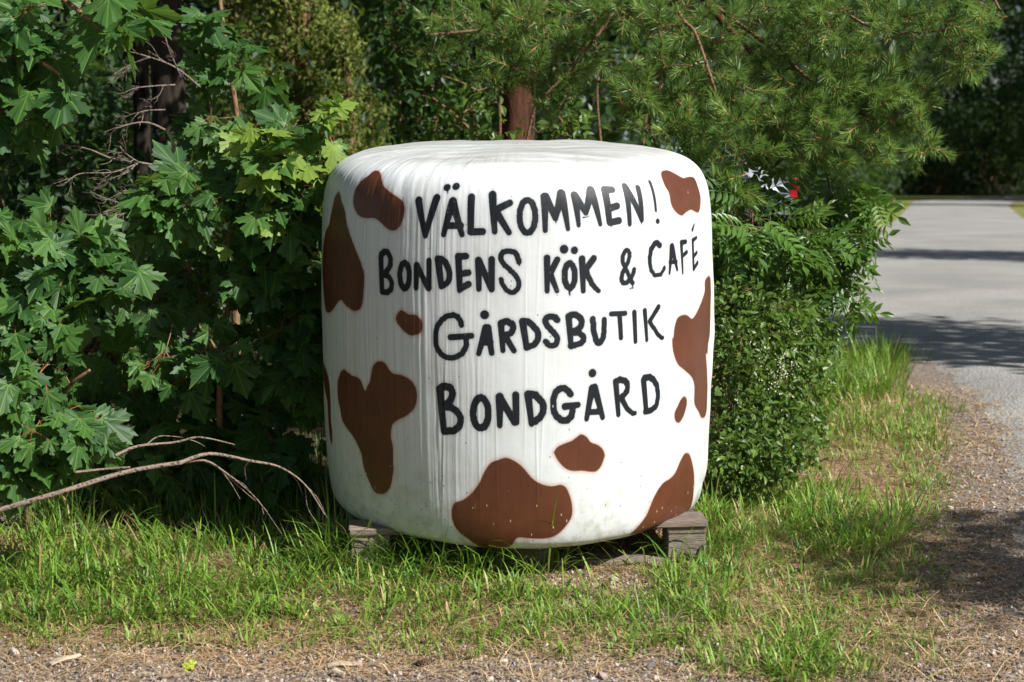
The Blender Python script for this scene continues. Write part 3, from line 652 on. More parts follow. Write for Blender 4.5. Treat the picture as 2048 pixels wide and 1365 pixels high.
DT, DF = np.array([(0, 0, 0), (.32, .45, .07), (0, 1, -.05), (-.32, .45, .07)]), [(0, 1, 2), (0, 2, 3)]
def ash_leaf():
    lt, lf = oval_leaf(0.20, 0.05); V = []; Fs = []; n = 0
    def put(o, d, nn_, s):
        nonlocal n
        d = nrm(np.array(d)); x = nrm(np.cross(d, nn_)); z = np.cross(x, d)
        V.append(o + (lt[:, :1] * x + lt[:, 1:2] * d + lt[:, 2:] * z) * s); Fs.extend([tuple(i + n for i in f) for f in lf]); n += len(lt)
    for q in range(5):
        t = 0.22 + q * 0.155; c = np.array([0, t, -0.25 * t * t])
        for s in (-1, 1): put(c, (s * 0.85, 0.62, -0.12), np.array([0, 0, 1.0]), 0.34 - 0.02 * abs(q - 2))
    put(np.array([0, 0.98, -0.24]), (0, 1, -.35), np.array([0, 0, 1.0]), 0.36)
    rr = 0.008
    P = np.array([(0, t, -0.25 * t * t) for t in np.linspace(0, 1, 6)])
    L = P + np.array([rr, 0, 0]); Rr = P - np.array([rr, 0, 0]); V.append(np.concatenate([L, Rr]))
    Fs.extend([(n + i, n + i + 1, n + 7 + i, n + 6 + i) for i in range(5)])
    return np.concatenate(V), Fs
AT, AF = ash_leaf()

def frames(tip, nor, size):
    tip = nrm(tip); X_ = nrm(np.cross(tip, nor)); Z_ = np.cross(X_, tip)
    s = np.asarray(size)[:, None]; return X_ * s, tip * s, Z_ * s
def rdir(m, bias=(0, 0, 0), amt=1.0):
    return nrm(rng.normal(size=(m, 3)) * amt + np.array(bias))
def ellipsoid(m, hollow=0.0):
    d = rdir(m); return d * (hollow + (1 - hollow) * U(0, 1, (m, 1)) ** (1 / 3))

# ------------------------------------------------------------------ shrubs and trees
def nearest(sk, p):
    k_ = np.argmin(((sk - p) ** 2).sum(1)); return sk[k_]
def maple(label, stems, blobs, group='young maples in the thicket', size=0.135, name='maple_sapling', young=0.0, leafmat=None, base=None):
    """stems: polylines (world) with radius; blobs: (px,py,D,rx,ry,depth_m,n_twigs)"""
    root = thing(name, base if base is not None else stems[0][0][0], label, 'maple', group)
    gs, gf = Geo(), Geo(); sk = []
    for P_, r0, r1 in stems:
        Q = catmull(P_, 10); gs.tube(Q, np.linspace(r0, r1, len(Q)) * (1 + 0.12 * (vn(np.arange(len(Q)) * .7, 3, 2) - .5)), 8); sk.append(Q)
    sk = np.concatenate(sk)
    for (px, py, D, rx, ry, dd, n, *yv) in blobs:
        n = max(1, int(n * .80)); c = at(px, py, D); s = D / F; yg = yv[0] if yv else young
        e_ = ellipsoid(n, 0.15) * np.array([rx * s, dd, ry * s]); ends = c + e_
        ends = ends[np.argsort([np.min(((sk - t_) ** 2).sum(1)) for t_ in ends])]
        for t_ in ends:
            if t_[2] < float(ground(t_[0], t_[1])) + 0.06: t_[2] = float(ground(t_[0], t_[1])) + U(0.06, 0.25)
            a = nearest(sk, t_); mid = (a + t_) / 2 + np.array([0, 0, -0.05 * np.linalg.norm(t_ - a)]) + rng.normal(size=3) * 0.012
            L_ = np.linalg.norm(t_ - a)
            if L_ > 0.03: gs.tube(catmull([a, mid, t_], 5), np.linspace(min(0.006, 0.0022 + 0.003 * L_), 0.0014, 11), 4, 0, 0.5, False)
            sk = np.concatenate([sk, ((a + t_) / 2)[None], (a * .2 + t_ * .8)[None]])
            m = int(rng.integers(3, 7)); out = nrm(t_ - a) if L_ > 0.03 else np.array([0, -1, 0])
            pd = nrm(rng.normal(size=(m, 3)) * 0.75 + out * 0.5 + np.array([0, -0.35, 0.05])); pl_ = U(0.02, 0.085, m)[:, None]
            o = t_ + pd * pl_
            tip = nrm(pd * 0.7 + rng.normal(size=(m, 3)) * 0.35 + np.array([-0.05, -0.25, -0.65]))
            nor = nrm(rng.normal(size=(m, 3)) * 0.42 + np.array([0.12, -0.62, 0.72]))
            sz = size * U(0.38, 1.12, m)
            X_, Y_, Z_ = frames(tip, nor, sz)
            tn = U(0, 0.9, m); tn[U(0, 1, m) < yg] = 1.0
            wh = rng.integers(0, 4, m)
            for kk, TT in enumerate((MT, MT2, MT3, MT)):
                q_ = wh == kk; gf.inst(TT, MF, o[q_], X_[q_], Y_[q_], Z_[q_], 0, tn[q_])
            for a_, b_ in zip(np.repeat(t_[None], m, 0), o): gf.tube(np.array([a_, (a_ + b_) / 2 + [0, 0, .004], b_]), 0.0011, 3, 1, 0.5, False)
    gs.obj('stem', M_stem, root, True); gf.obj('foliage', [leafmat or M_maple, M_petiole], root)
    return root
def gz(x, y): return np.array([x, y, float(ground(x, y))])

# overhanging maple from the left
b0 = gz(-2.35, 6.6)
maple('large maple whose leafy boughs hang into the upper left corner', [
    ([b0, b0 + [0.05, 0, 1.2], at(-260, -40, 6.5), at(-200, -600, 6.5)], 0.07, 0.03),
    ([at(-260, -40, 6.5), at(-60, -60, 6.1), at(90, -20, 5.8), at(180, 40, 5.7)], 0.02, 0.005),
    ([at(-230, 60, 6.4), at(-60, 40, 6.0), at(60, 110, 5.8), at(120, 150, 5.75)], 0.018, 0.004)],
    [(60, 40, 5.8, 85, 60, .18, 10), (30, 150, 5.85, 60, 70, .2, 8), (225, 10, 5.8, 50, 40, .15, 4), (110, 190, 5.75, 40, 40, .1, 3), (225, 85, 5.75, 15, 15, .04, 1),
     (-60, -180, 6.2, 300, 100, .5, 14)], None, 0.14, 'maple_tree', base=b0)
# big low sapling at the left edge
b0 = gz(-1.62, 6.1)
maple('broad low maple filling the left edge below the dark gap', [
    ([b0, b0 + [0.05, -.1, .4], at(60, 620, 5.75), at(100, 470, 5.7)], 0.014, 0.005),
    ([b0, b0 + [-.05, -.05, .3], at(-10, 720, 5.6), at(-60, 560, 5.6)], 0.012, 0.005),
    ([b0 + [0, 0, .15], at(120, 800, 5.5), at(180, 740, 5.4)], 0.01, 0.004)],
    [(45, 490, 5.75, 85, 40, .14, 16), (140, 525, 5.6, 80, 45, .14, 15), (60, 570, 5.6, 120, 75, .15, 26), (215, 560, 5.55, 50, 40, .10, 7), (50, 690, 5.5, 95, 80, .15, 24), (40, 800, 5.4, 95, 80, .15, 24), (120, 860, 5.35, 80, 50, .12, 12),
     (-60, 600, 5.8, 70, 200, .2, 14), (80, 905, 5.4, 100, 35, .08, 9), (20, 950, 5.35, 35, 25, .05, 3)], size=0.116)
# the one with the pale brown stem in the middle
b0 = gpt(438, 800) * 1.0; b0 = gz(b0[0] * 6.35 / b0[1], 6.35)
maple('maple with a bare brown stem and leaves coloured as if backlit beside the bale', [
    ([b0, at(440, 760, 6.3), at(452, 640, 6.28), at(475, 560, 6.25), at(540, 440, 6.2), at(600, 330, 6.1), at(640, 240, 6.0)], 0.012, 0.004),
    ([at(475, 560, 6.25), at(430, 470, 6.15), at(350, 400, 6.05)], 0.007, 0.003),
    ([at(540, 440, 6.2), at(560, 330, 6.1), at(545, 240, 6.1)], 0.006, 0.003)],
    [(345, 395, 6.0, 65, 45, .10, 8, .0), (330, 440, 5.98, 70, 35, .1, 6), (470, 430, 6.05, 90, 70, .16, 16, .04), (560, 400, 6.05, 60, 95, .14, 18, .35), (590, 300, 6.0, 65, 60, .12, 10, .55), (510, 310, 6.1, 60, 60, .12, 8, .3),  # last value of a blob: share of leaves coloured as if backlit
     (600, 520, 6.1, 55, 70, .14, 16, .08), (520, 520, 6.2, 80, 60, .16, 15), (420, 560, 6.25, 70, 70, .16, 12), (350, 590, 6.2, 60, 50, .14, 8),
     (330, 740, 6.0, 50, 35, .08, 4), (425, 730, 6.0, 60, 35, .08, 4), (560, 640, 6.2, 80, 80, .16, 16), (610, 720, 6.15, 45, 80, .12, 10), (640, 240, 6.0, 25, 30, .05, 3, .8)], size=0.116)
b0 = gz(-1.0, 6.9)
maple('shaded maple low behind the bare brown stem', [([b0, at(470, 800, 6.8), at(420, 680, 6.75), at(340, 600, 6.7)], 0.01, 0.004), ([b0, at(540, 760, 6.8), at(600, 620, 6.75)], 0.01, 0.004)],
    [(300, 660, 6.8, 110, 90, .2, 22), (430, 800, 6.6, 130, 90, .2, 26), (560, 800, 6.5, 90, 90, .2, 18), (250, 820, 6.5, 120, 90, .2, 20), (520, 900, 6.3, 120, 60, .16, 18), (640, 600, 6.8, 60, 160, .2, 16), (300, 900, 6.3, 120, 50, .15, 14)], size=0.115)
b0 = gz(-1.15, 7.7)
maple('dark slender maple rising between the trunk and the lit juniper', [([b0, at(470, 500, 7.6), at(480, 300, 7.5), at(450, 80, 7.4), at(430, -80, 7.4)], 0.02, 0.006), ([at(480, 300, 7.5), at(540, 200, 7.4), at(545, 140, 7.4)], 0.008, 0.003)],
    [(430, 60, 7.3, 35, 50, .12, 4), (460, 150, 7.3, 45, 60, .15, 6), (440, 250, 7.3, 50, 60, .18, 7), (540, 200, 7.3, 30, 50, .12, 3), (300, 520, 7.4, 180, 50, .3, 10), (520, 300, 7.3, 60, 60, .15, 6)], size=0.13)

# ------------------------------------------------------------------ dead branches
def branchy(g, P_, r0, r1, depth, k_, spread, L0, droop=0.0, side=None):
    Q = catmull(P_, 8); m = len(Q); g.tube(Q, np.linspace(r0, r1, m), 6)
    if depth == 0: return
    for _ in range(k_):
        j = int(rng.integers(m // 5, m - 1)); t = nrm(Q[min(j + 1, m - 1)] - Q[j - 1])
        d = nrm(t * 0.8 + rng.normal(size=3) * spread * np.array([1, .6, 1]) + np.array([0, 0, droop])); L_ = L0 * U(0.5, 1.2) * (1 - 0.5 * j / m)
        e1 = Q[j] + d * L_ * .5 + rng.normal(size=3) * L_ * .06; e2 = Q[j] + nrm(d + t * .35 + np.array([0, 0, droop])) * L_
        rr = (r0 + (r1 - r0) * j / m) * 0.6
        branchy(g, [Q[j], e1, e2], rr, max(rr * 0.35, 0.0007), depth - 1, max(2, k_ - 1), spread, L0 * 0.5, droop)
g = Geo()
branchy(g, [at(-40, 1032, 4.918), at(0, 1020, 4.928), at(120, 985, 4.966), at(250, 945, 5.061), at(365, 925, 5.109)], 0.0085, 0.0065, 0, 0, 0, 0)
branchy(g, [at(360, 926, 5.109), at(420, 908, 5.157), at(500, 922, 5.252), at(560, 935, 5.300), at(610, 970, 5.300), at(650, 1030, 5.252)], 0.0062, 0.0016, 1, 4, 0.45, 0.22, -0.3)
branchy(g, [at(360, 926, 5.109), at(410, 922, 5.157), at(450, 945, 5.157), at(500, 985, 5.138), at(535, 1025, 5.119)], 0.0048, 0.0012, 1, 5, 0.4, 0.18, -0.3)
branchy(g, [at(230, 912, 5.252), at(275, 893, 5.300), at(350, 885, 5.348), at(400, 875, 5.396), at(470, 890, 5.444)], 0.005, 0.002, 1, 2, 0.3, 0.12, -0.2)
branchy(g, [at(150, 945, 5.014), at(195, 940, 5.061), at(260, 935, 5.061)], 0.004, 0.003, 0, 0, 0, 0)
o = g.obj('fallen_branch', M_dead, None, True); tag(o, 'long bare fallen branch arching over the grass at lower left', 'branch')
g = Geo(); P_ = [gpt(-30, 1046), gpt(30, 1046) + [0, 0, .02], gpt(90, 1040) + [0, 0, .025]]
g.tube(catmull(P_, 8), np.linspace(.008, .006, 17), 7)
g.tube(catmull([gpt(70, 1052) + [0, 0, .015], gpt(105, 1068) + [0, 0, .015], gpt(160, 1058) + [0, 0, .02]], 6), np.linspace(.004, .003, 13), 6)
o = g.obj('broken_stick', M_dead, None, True); tag(o, 'short broken stick lying in grass below the fallen branch', 'stick')
def deadtwig(label, main, subs, n=5):
    g = Geo(); branchy(g, main, 0.005, 0.0014, 1, 4, 0.4, 0.14)
    for s in subs: branchy(g, s, 0.0035, 0.0010, 2, n, 0.55, 0.10)
    o = g.obj('dead_branch', M_deadgrey, None, True); tag(o, label, 'branch', 'dead grey branches in the thicket')
deadtwig('pale dead branch reaching left above the low maple', [at(330, 335, 6.2), at(275, 325, 6.15), at(225, 318, 6.1), at(180, 300, 6.05), at(140, 293, 6.0), at(112, 312, 6.0)],
         [[at(275, 328, 6.15), at(225, 345, 6.1), at(160, 348, 6.05), at(130, 368, 6.0)], [at(270, 330, 6.15), at(255, 345, 6.1), at(215, 360, 6.05)], [at(310, 370, 6.2), at(260, 378, 6.1), at(215, 400, 6.05)], [at(275, 324, 6.15), at(252, 308, 6.1), at(240, 292, 6.1)]])
deadtwig('dim dead branch with bristly twig tips in front of the dark trunk', [at(400, 175, 7.1), at(350, 135, 7.0), at(290, 112, 6.9), at(230, 98, 6.9)],
         [[at(300, 115, 6.9), at(260, 130, 6.9), at(225, 150, 6.85)], [at(350, 170, 7.0), at(280, 175, 6.9), at(250, 185, 6.85)], [at(360, 150, 7.0), at(340, 105, 6.9), at(330, 72, 6.9)], [at(330, 220, 7.0), at(280, 225, 6.9), at(255, 255, 6.9)]])
deadtwig('thin dead branch just under the middle of the dark gap', [at(330, 260, 6.9), at(290, 245, 6.85), at(240, 255, 6.8), at(215, 275, 6.8)], [])
deadtwig('lowest thin dead branch, just above the low maple leaves', [at(320, 440, 6.7), at(270, 410, 6.65), at(235, 405, 6.6), at(180, 385, 6.6)], [[at(270, 410, 6.65), at(240, 430, 6.6), at(170, 430, 6.6)]])

# ------------------------------------------------------------------ trunks, juniper, generic trees
def trunk_geo(g, P_, r0, r1, k_=14):
    Q = catmull(P_, 12); m = len(Q); r_ = np.linspace(r0, r1, m) * (1 + 0.35 * np.exp(-np.arange(m) / m * 12))
    r_ *= 1 + 0.10 * (vn(np.arange(m) * .9, 1, 4) - .5); g.tube(Q, r_, k_); return Q
def tree_proto(name, label, cat, h, r, cb, nl, ls, mat, seed, group, bark=M_dark_bark, clump=55):
    root = thing(name, (0, 0, 0), label, cat, group); g = Geo(); gl = Geo()
    Q = trunk_geo(g, [(0, 0, -.1), (U(-.1, .1), U(-.1, .1), h * .35), (U(-.2, .2), U(-.2, .2), h * .7), (0, 0, h * .97)], 0.018 * h + .03, 0.02)
    cents = []
    for q in range(clump):
        z = cb + (h - cb) * (q + .5) / clump; f = (z - cb) / (h - cb); rad = r * (0.55 + 0.45 * math.sin(min(f * 1.25 + .25, 1) * math.pi)) * U(0.35, 1.0); a = q * 2.4 + U(-.4, .4)
        c = np.array([math.cos(a) * rad, math.sin(a) * rad, z + U(-.2, .2)]); cents.append(c)
        if q % 2 == 0:
            s = np.array([0, 0, max(z - rad * .35, .3)]); g.tube(catmull([s, (s + c) / 2 + [0, 0, .1], c], 4), np.linspace(.03, .008, 9), 5, 0, .5, False)
    cents = np.array(cents); per = nl // clump
    c = np.repeat(cents, per, 0); m = len(c)
    o = c + ellipsoid(m, .2) * np.array([r * .36, r * .36, r * .24]) * np.repeat(U(.6, 1.2, clump), per)[:, None]
    X_, Y_, Z_ = frames(rdir(m, (0, 0, -.5)), rdir(m, (0, 0, .7)), ls * U(.6, 1.2, m))
    gl.inst(DT, DF, o, X_, Y_, Z_, 0, np.clip(np.repeat(U(0, 1, clump), per) * .6 + U(0, .4, m), 0, 1))
    t = g.obj('trunk', bark, root, True); gl.obj('crown', mat, root); return root
def shrub_proto(name, label, cat, h, r, nl, ls, mat, group, clump=26):
    root = thing(name, (0, 0, 0), label, cat, group); g = Geo(); gl = Geo(); cents = []
    for q in range(clump):
        a = U(0, 6.28); rad = r * math.sqrt(U(0, 1)); z = h * U(.08, .95) * (1 - .35 * rad / r); c = np.array([math.cos(a) * rad, math.sin(a) * rad, z]); cents.append(c)
        g.tube(catmull([(U(-.1, .1), U(-.1, .1), -.05), c * [.5, .5, .6], c], 4), np.linspace(.014, .004, 9), 4, 0, .5, False)
    per = nl // clump; c = np.repeat(np.array(cents), per, 0); m = len(c)
    o = c + ellipsoid(m, .1) * np.array([r * .42, r * .42, h * .2]); o[:, 2] = np.abs(o[:, 2])
    X_, Y_, Z_ = frames(rdir(m, (0, -.2, -.5)), rdir(m, (0, -.2, .8)), ls * U(.6, 1.2, m))
    gl.inst(OT, OF, o, X_, Y_, Z_, 0, np.clip(np.repeat(U(0, 1, clump), per) * .5 + U(0, .5, m), 0, 1))
    g.obj('stem', M_twig, root, True); gl.obj('foliage', mat, root); return root

root = thing('dark_trunk_tree', gz(-1.62, 8.8), 'tall tree with a thick dark trunk cut off by the top edge', 'tree'); g = Geo()
x0 = at(338, 100, 8.8)[0]
trunk_geo(g, [gz(x0, 8.8) - [0, 0, .1], (x0, 8.8, 1.2), (x0 - .03, 8.8, 2.6), (x0, 8.9, 5), (x0, 9, 8)], 0.088, 0.05, 20)
for q in range(7):
    z = U(2.2, 7); d = rdir(1)[0] * [1, 1, .2]; g.tube(catmull([(x0, 8.85, z), (x0, 8.85, z) + d * .8, (x0, 8.85, z) + d * 1.7 + [0, 0, .2]], 4), np.linspace(.03, .008, 9), 6)
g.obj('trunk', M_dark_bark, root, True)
gl = Geo(); m = 16500; cl = np.concatenate([np.column_stack([U(-2.4, 0.7, 60), U(-1.5, 1.0, 60), U(2.5, 7.5, 60)]), np.column_stack([U(-.9, 1.9, 50), U(-1.6, -.1, 50), U(2.6, 5.5, 50)])]); c = np.repeat(cl, m // 110, 0); o = np.array([x0, 8.9, 0]) + c + ellipsoid(m) * .75  # second set of clumps, out of frame, added to shade the dark gap
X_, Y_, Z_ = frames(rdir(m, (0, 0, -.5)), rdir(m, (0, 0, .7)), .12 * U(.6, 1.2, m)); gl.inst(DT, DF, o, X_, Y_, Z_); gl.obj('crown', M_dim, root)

root = thing('bare_trunk_tree', gz(-2.0, 9.4), 'second dark trunk just left of the thick one', 'tree'); g = Geo(); x1 = at(272, 60, 9.4)[0]
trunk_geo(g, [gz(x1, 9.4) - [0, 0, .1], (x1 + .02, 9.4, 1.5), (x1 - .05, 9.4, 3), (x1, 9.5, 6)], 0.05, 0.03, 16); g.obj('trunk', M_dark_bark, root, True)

# juniper in the sun
def juniper(label, px, D, wpx, top, n, mat=M_juniper):
    b0 = gz(at(px, 300, D)[0], D); root = thing('juniper', b0, label, 'juniper', 'sunlit junipers behind the maples'); g = Geo(); gl = Geo(); hh = at(px, top, D)[2] - b0[2]; wr = wpx * D / F
    g.tube(catmull([b0, b0 + [.05, 0, hh * .5], b0 + [0, 0, hh]], 6), np.linspace(.05, .012, 13), 8)
    K_ = n // 60; a = U(0, 6.28, K_); f = U(0.02, 1, K_); rr = wr * np.sqrt(U(.05, 1, K_)) * (1.05 - .55 * f)
    c = b0 + np.column_stack([np.cos(a) * rr, np.sin(a) * rr, f * hh])
    for q in range(0, K_, 3): s = b0 + [0, 0, max(.1, f[q] * hh - .35)]; g.tube(catmull([s, (s + c[q]) / 2, c[q]], 4), np.linspace(.012, .004, 9), 4, 0, .5, False)
    cc = np.repeat(c, 60, 0); m = len(cc); o = cc + ellipsoid(m) * [.14, .14, .11]
    X_, Y_, Z_ = frames(rdir(m, (0, 0, .5)), rdir(m), U(.03, .06, m)); gl.inst(DT * [.6, 1, 1], DF, o, X_, Y_, Z_, 0, np.clip(np.repeat(U(0, 1, K_), 60) * .7 + U(0, .3, m), 0, 1))
    g.obj('stem', M_stem, root, True); gl.obj('foliage', mat, root)
juniper('sunlit yellow green juniper behind the upper left of the bale', 600, 12.6, 105, -260, 16000)
juniper('smaller sunlit juniper at the right flank of the taller one', 690, 12.2, 45, 40, 5000)
juniper('round bright bush low behind the left shoulder of the bale', 735, 14.5, 45, 200, 4200)
juniper('far sunlit juniper half hidden by the slender dark maple', 470, 14.5, 80, -200, 8000)

# ------------------------------------------------------------------ the pine
pb = gz(at(1025, 250, 9.2)[0], 9.2)
pine = thing('pine_tree', pb, 'Scots pine with orange trunk and needled boughs spreading behind the bale', 'pine'); g = Geo()
tq = trunk_geo(g, [pb - [0, 0, .1], pb + [.02, 0, 1.2], pb + [.08, 0, 2.6], pb + [.1, 0, 5], pb + [0, 0, 8]], 0.095, 0.05, 20)
g.obj('trunk', M_pine_bark, pine, True)
LIMBS = [[at(1040, -330, 9.1), at(1130, -60, 8.4), at(1240, 8, 7.7), at(1310, 28, 7.4), at(1345, 5, 7.3), at(1400, -40, 7.2)],
         [at(1050, -420, 9.1), at(1240, -180, 8.3), at(1400, -10, 7.6), at(1455, 55, 7.4), at(1480, 80, 7.35), at(1560, 180, 7.2)],
         [at(1345, 5, 7.3), at(1370, 45, 7.2), at(1392, 70, 7.15), at(1430, 180, 7.05), at(1480, 330, 6.95)],
         [at(1050, -460, 9.1), at(1320, -220, 8.3), at(1620, -20, 7.4), at(1760, 60, 7.1), at(1900, 60, 7.0)],
         [at(1400, -10, 7.6), at(1560, 110, 7.3), at(1700, 220, 7.1), at(1850, 260, 7.0)],
         [at(1560, 180, 7.2), at(1660, 280, 7.1), at(1800, 305, 7.0), at(1880, 295, 6.95)],
         [at(1130, -60, 8.4), at(1060, 40, 8.0), at(960, 60, 7.8), at(850, 70, 7.7)],
         [at(1240, 8, 7.7), at(1180, 90, 7.6), at(1130, 150, 7.6), at(1090, 190, 7.6)],
         [at(1310, 28, 7.4), at(1330, 140, 7.3), at(1300, 230, 7.2), at(1310, 290, 7.1)],
         [at(1620, -20, 7.4), at(1800, -60, 7.0), at(1950, -40, 6.9), at(2000, 20, 6.9)]]
skl = []
for q, L_ in enumerate(LIMBS):
    g = Geo(); Q = catmull(L_, 10); g.tube(Q, np.linspace(.026 if q < 2 else .008, .0045, len(Q)) * (1 + .2 * (vn(np.arange(len(Q)) * .8, q, 3) - .5)), 8); skl.append(Q)
    br = g.obj('limb', M_twig if q != 1 else M_pine_bark, pine, True)
skl = np.concatenate(skl)
# zones of shoots: px, py, D, rx, ry, depth, number
Z_ = [(px, py, D, rx, ry, dd, int(n * .78)) for px, py, D, rx, ry, dd, n in [(1500, 60, 7.4, 210, 80, .35, 95), (1720, 60, 7.15, 180, 75, .3, 90), (1900, 40, 7.0, 90, 60, .2, 42), (1930, 110, 6.95, 50, 35, .12, 16), (1350, 150, 7.25, 100, 80, .25, 48), (1560, 190, 7.15, 160, 70, .3, 90), (1730, 190, 7.05, 120, 55, .25, 62),
      (1350, 245, 7.1, 90, 55, .2, 42), (1480, 270, 7.0, 120, 60, .25, 62), (1640, 270, 7.0, 130, 55, .25, 62), (1800, 225, 6.95, 70, 40, .2, 26), (1785, 300, 6.9, 100, 22, .12, 20), (1462, 372, 6.9, 48, 42, .12, 20), (1640, 325, 7.0, 70, 22, .15, 18), (1410, 320, 6.95, 45, 40, .12, 14),
      (1190, 40, 7.6, 70, 45, .2, 22), (1080, 60, 7.7, 90, 50, .25, 26), (940, 50, 7.8, 110, 55, .25, 30), (1150, 130, 7.6, 90, 55, .22, 28), (1020, 140, 7.7, 80, 40, .2, 18), (1100, 195, 7.6, 60, 30, .15, 10), (880, 110, 7.8, 60, 35, .15, 10), (1290, 20, 7.4, 90, 40, .2, 22), (1035, 40, 7.9, 60, 60, .2, 34), (1030, 120, 7.9, 60, 50, .2, 34), (1270, 215, 7.1, 40, 40, .12, 14), (1330, 340, 7.0, 45, 25, .1, 8),
      (1450, -120, 7.6, 500, 60, .5, 14)]]
gn = Geo(); gb = Geo(); gt = Geo()
NT_, NF_ = np.array([(-.5, 0, 0), (.5, 0, 0), (.42, .6, 0), (0, 1, 0), (-.42, .6, 0)]), [(0, 1, 2, 3, 4)]
for (px, py, D, rx, ry, dd, n) in Z_:
    s = D / F; ends = at(px, py, D) + ellipsoid(n, .1) * np.array([rx * s, dd, ry * s])
    ends = ends[np.argsort([np.min(((skl - p) ** 2).sum(1)) for p in ends])]
    for e_ in ends:
        a = nearest(skl, e_); skl = np.concatenate([skl, ((a + e_) / 2)[None], (a * .25 + e_ * .75)[None]]); v = e_ - a; L_ = np.linalg.norm(v)
        d = nrm(nrm(v) * .8 + rng.normal(size=3) * .45 + np.array([.22, -.45, .25]))
        if L_ > .05: gt.tube(catmull([a, (a + e_) / 2 + [0, 0, -.06 * L_], e_ - d * .04, e_], 4), np.linspace(min(.0055, .002 + .004 * L_), .0022, 13), 4, 0, .5, False)
        sl = U(.06, .14); nn_ = int(70 + 450 * sl); t = np.concatenate([U(0, 1, nn_ - 26) ** .8, U(.9, 1, 26)])
        o = e_ + d * (t * sl)[:, None] - d * sl * .5
        rad = rdir(nn_); rad = nrm(rad - (rad @ d)[:, None] * d)
        ang = R(62) - R(30) * t + rng.normal(size=nn_) * .14; ang[-26:] = np.abs(rng.normal(size=26)) * .55
        td = np.cos(ang)[:, None] * d + np.sin(ang)[:, None] * rad + np.array([0, 0, -.05])
        ln_ = U(.042, .066, nn_); wd = U(.0020, .0030, nn_)
        tip = nrm(td); X_ = nrm(np.cross(tip, rdir(nn_)));
        tn = np.clip(U(.1, .6) + t * .25 + U(-.2, .2, nn_), 0, .9)
        gn.inst(NT_, NF_, o, X_ * wd[:, None], tip * ln_[:, None], np.cross(X_, tip), 0, tn)
        Bp = np.array([e_ + d * sl * .30, e_ + d * sl * .5, e_ + d * (sl * .5 + .012)]); gb.tube(Bp, [.0024, .0036, .0012], 5, 0, .5, False)
        gb.tube(np.array([e_ - d * sl * .5, e_ + d * sl * .45]), .0022, 4, 0, .5, False)
gu = Geo(); cl = np.column_stack([U(-1.6, 1.3, 70), U(-1.3, .5, 70), U(2.9, 7.0, 70)]) + np.array([pb[0], pb[1], 0]); cc = np.repeat(cl, 110, 0); m = len(cc); o = cc + ellipsoid(m) * [.5, .5, .3]
X_, Y_, Zz = frames(rdir(m, (0, 0, .4)), rdir(m), U(.08, .13, m)); gu.inst(DT * [.5, 1, 1], DF, o, X_, Y_, Zz, 0, U(0, .8, m)); gu.obj('upper_crown', M_needle, pine)
for o in (gt.obj('twigs', M_twig, pine, True), gn.obj('needles', M_needle, pine), gb.obj('buds', M_bud, pine, True)): o['kind'] = 'stuff'

# ------------------------------------------------------------------ shrubs right of the bale
def leafcloud(gf, gs, sk, zones, T, Fc, sizes, mat=0, nb=(.1, -.5, .8), tb=(0, -.2, -.35), twig=.003, per=1, young=0.0, spread=.05, na=.55):
    for (px, py, D, rx, ry, dd, n) in zones:
        s = D / F; e_ = at(px, py, D) + ellipsoid(n, .1) * np.array([rx * s, dd, ry * s])
        gzv = ground(e_[:, 0], e_[:, 1]); e_[:, 2] = np.maximum(e_[:, 2], gzv + .03)
        e_ = e_[np.argsort([np.min(((sk - p) ** 2).sum(1)) for p in e_])]
        an = []
        for p in e_:
            a = nearest(sk, p); an.append(p - a); sk = np.concatenate([sk, ((a + p) / 2)[None], (a * .2 + p * .8)[None]]); L_ = np.linalg.norm(p - a)
            if L_ > .03: gs.tube(catmull([a, (a + p) / 2 + rng.normal(size=3) * .01, p], 3), np.linspace(twig, twig * .4, 7), 3, 0, .5, False)
        c = np.repeat(e_, per, 0); m = len(c); o = c + rng.normal(size=(m, 3)) * spread
        an = np.repeat(nrm(np.array(an)), per, 0)
        X_, Y_, Zz = frames(nrm(rng.normal(size=(m, 3)) * .6 + np.array(tb) + an * .6), rdir(m, nb, na), U(*sizes, m))
        tn = U(0, .9, m); tn[U(0, 1, m) < young] = 1
        gf.inst(T, Fc, o, X_, Y_, Zz, mat, tn)
b0 = gz(at(1620, 600, 7.4)[0], 7.4)
ash = thing('ash_sapling', b0, 'leafy ash sapling with feathered leaves between the bale and the road', 'ash'); gs, gf = Geo(), Geo()
st = [[b0, at(1630, 620, 7.35), at(1650, 480, 7.3), at(1662, 400, 7.3), at(1640, 300, 7.3)], [b0, at(1560, 600, 7.3), at(1520, 500, 7.2), at(1480, 420, 7.1)], [at(1640, 560, 7.3), at(1700, 480, 7.25), at(1750, 440, 7.2), at(1790, 400, 7.2)], [at(1625, 640, 7.3), at(1690, 590, 7.2), at(1720, 580, 7.1)]]
for q, L_ in enumerate(st): gs.tube(catmull(L_, 8), np.linspace(.013 if q < 2 else .007, .003, 8 * (len(L_) - 1) + 1), 7)
sk = np.concatenate([catmull(L_, 8) for L_ in st])
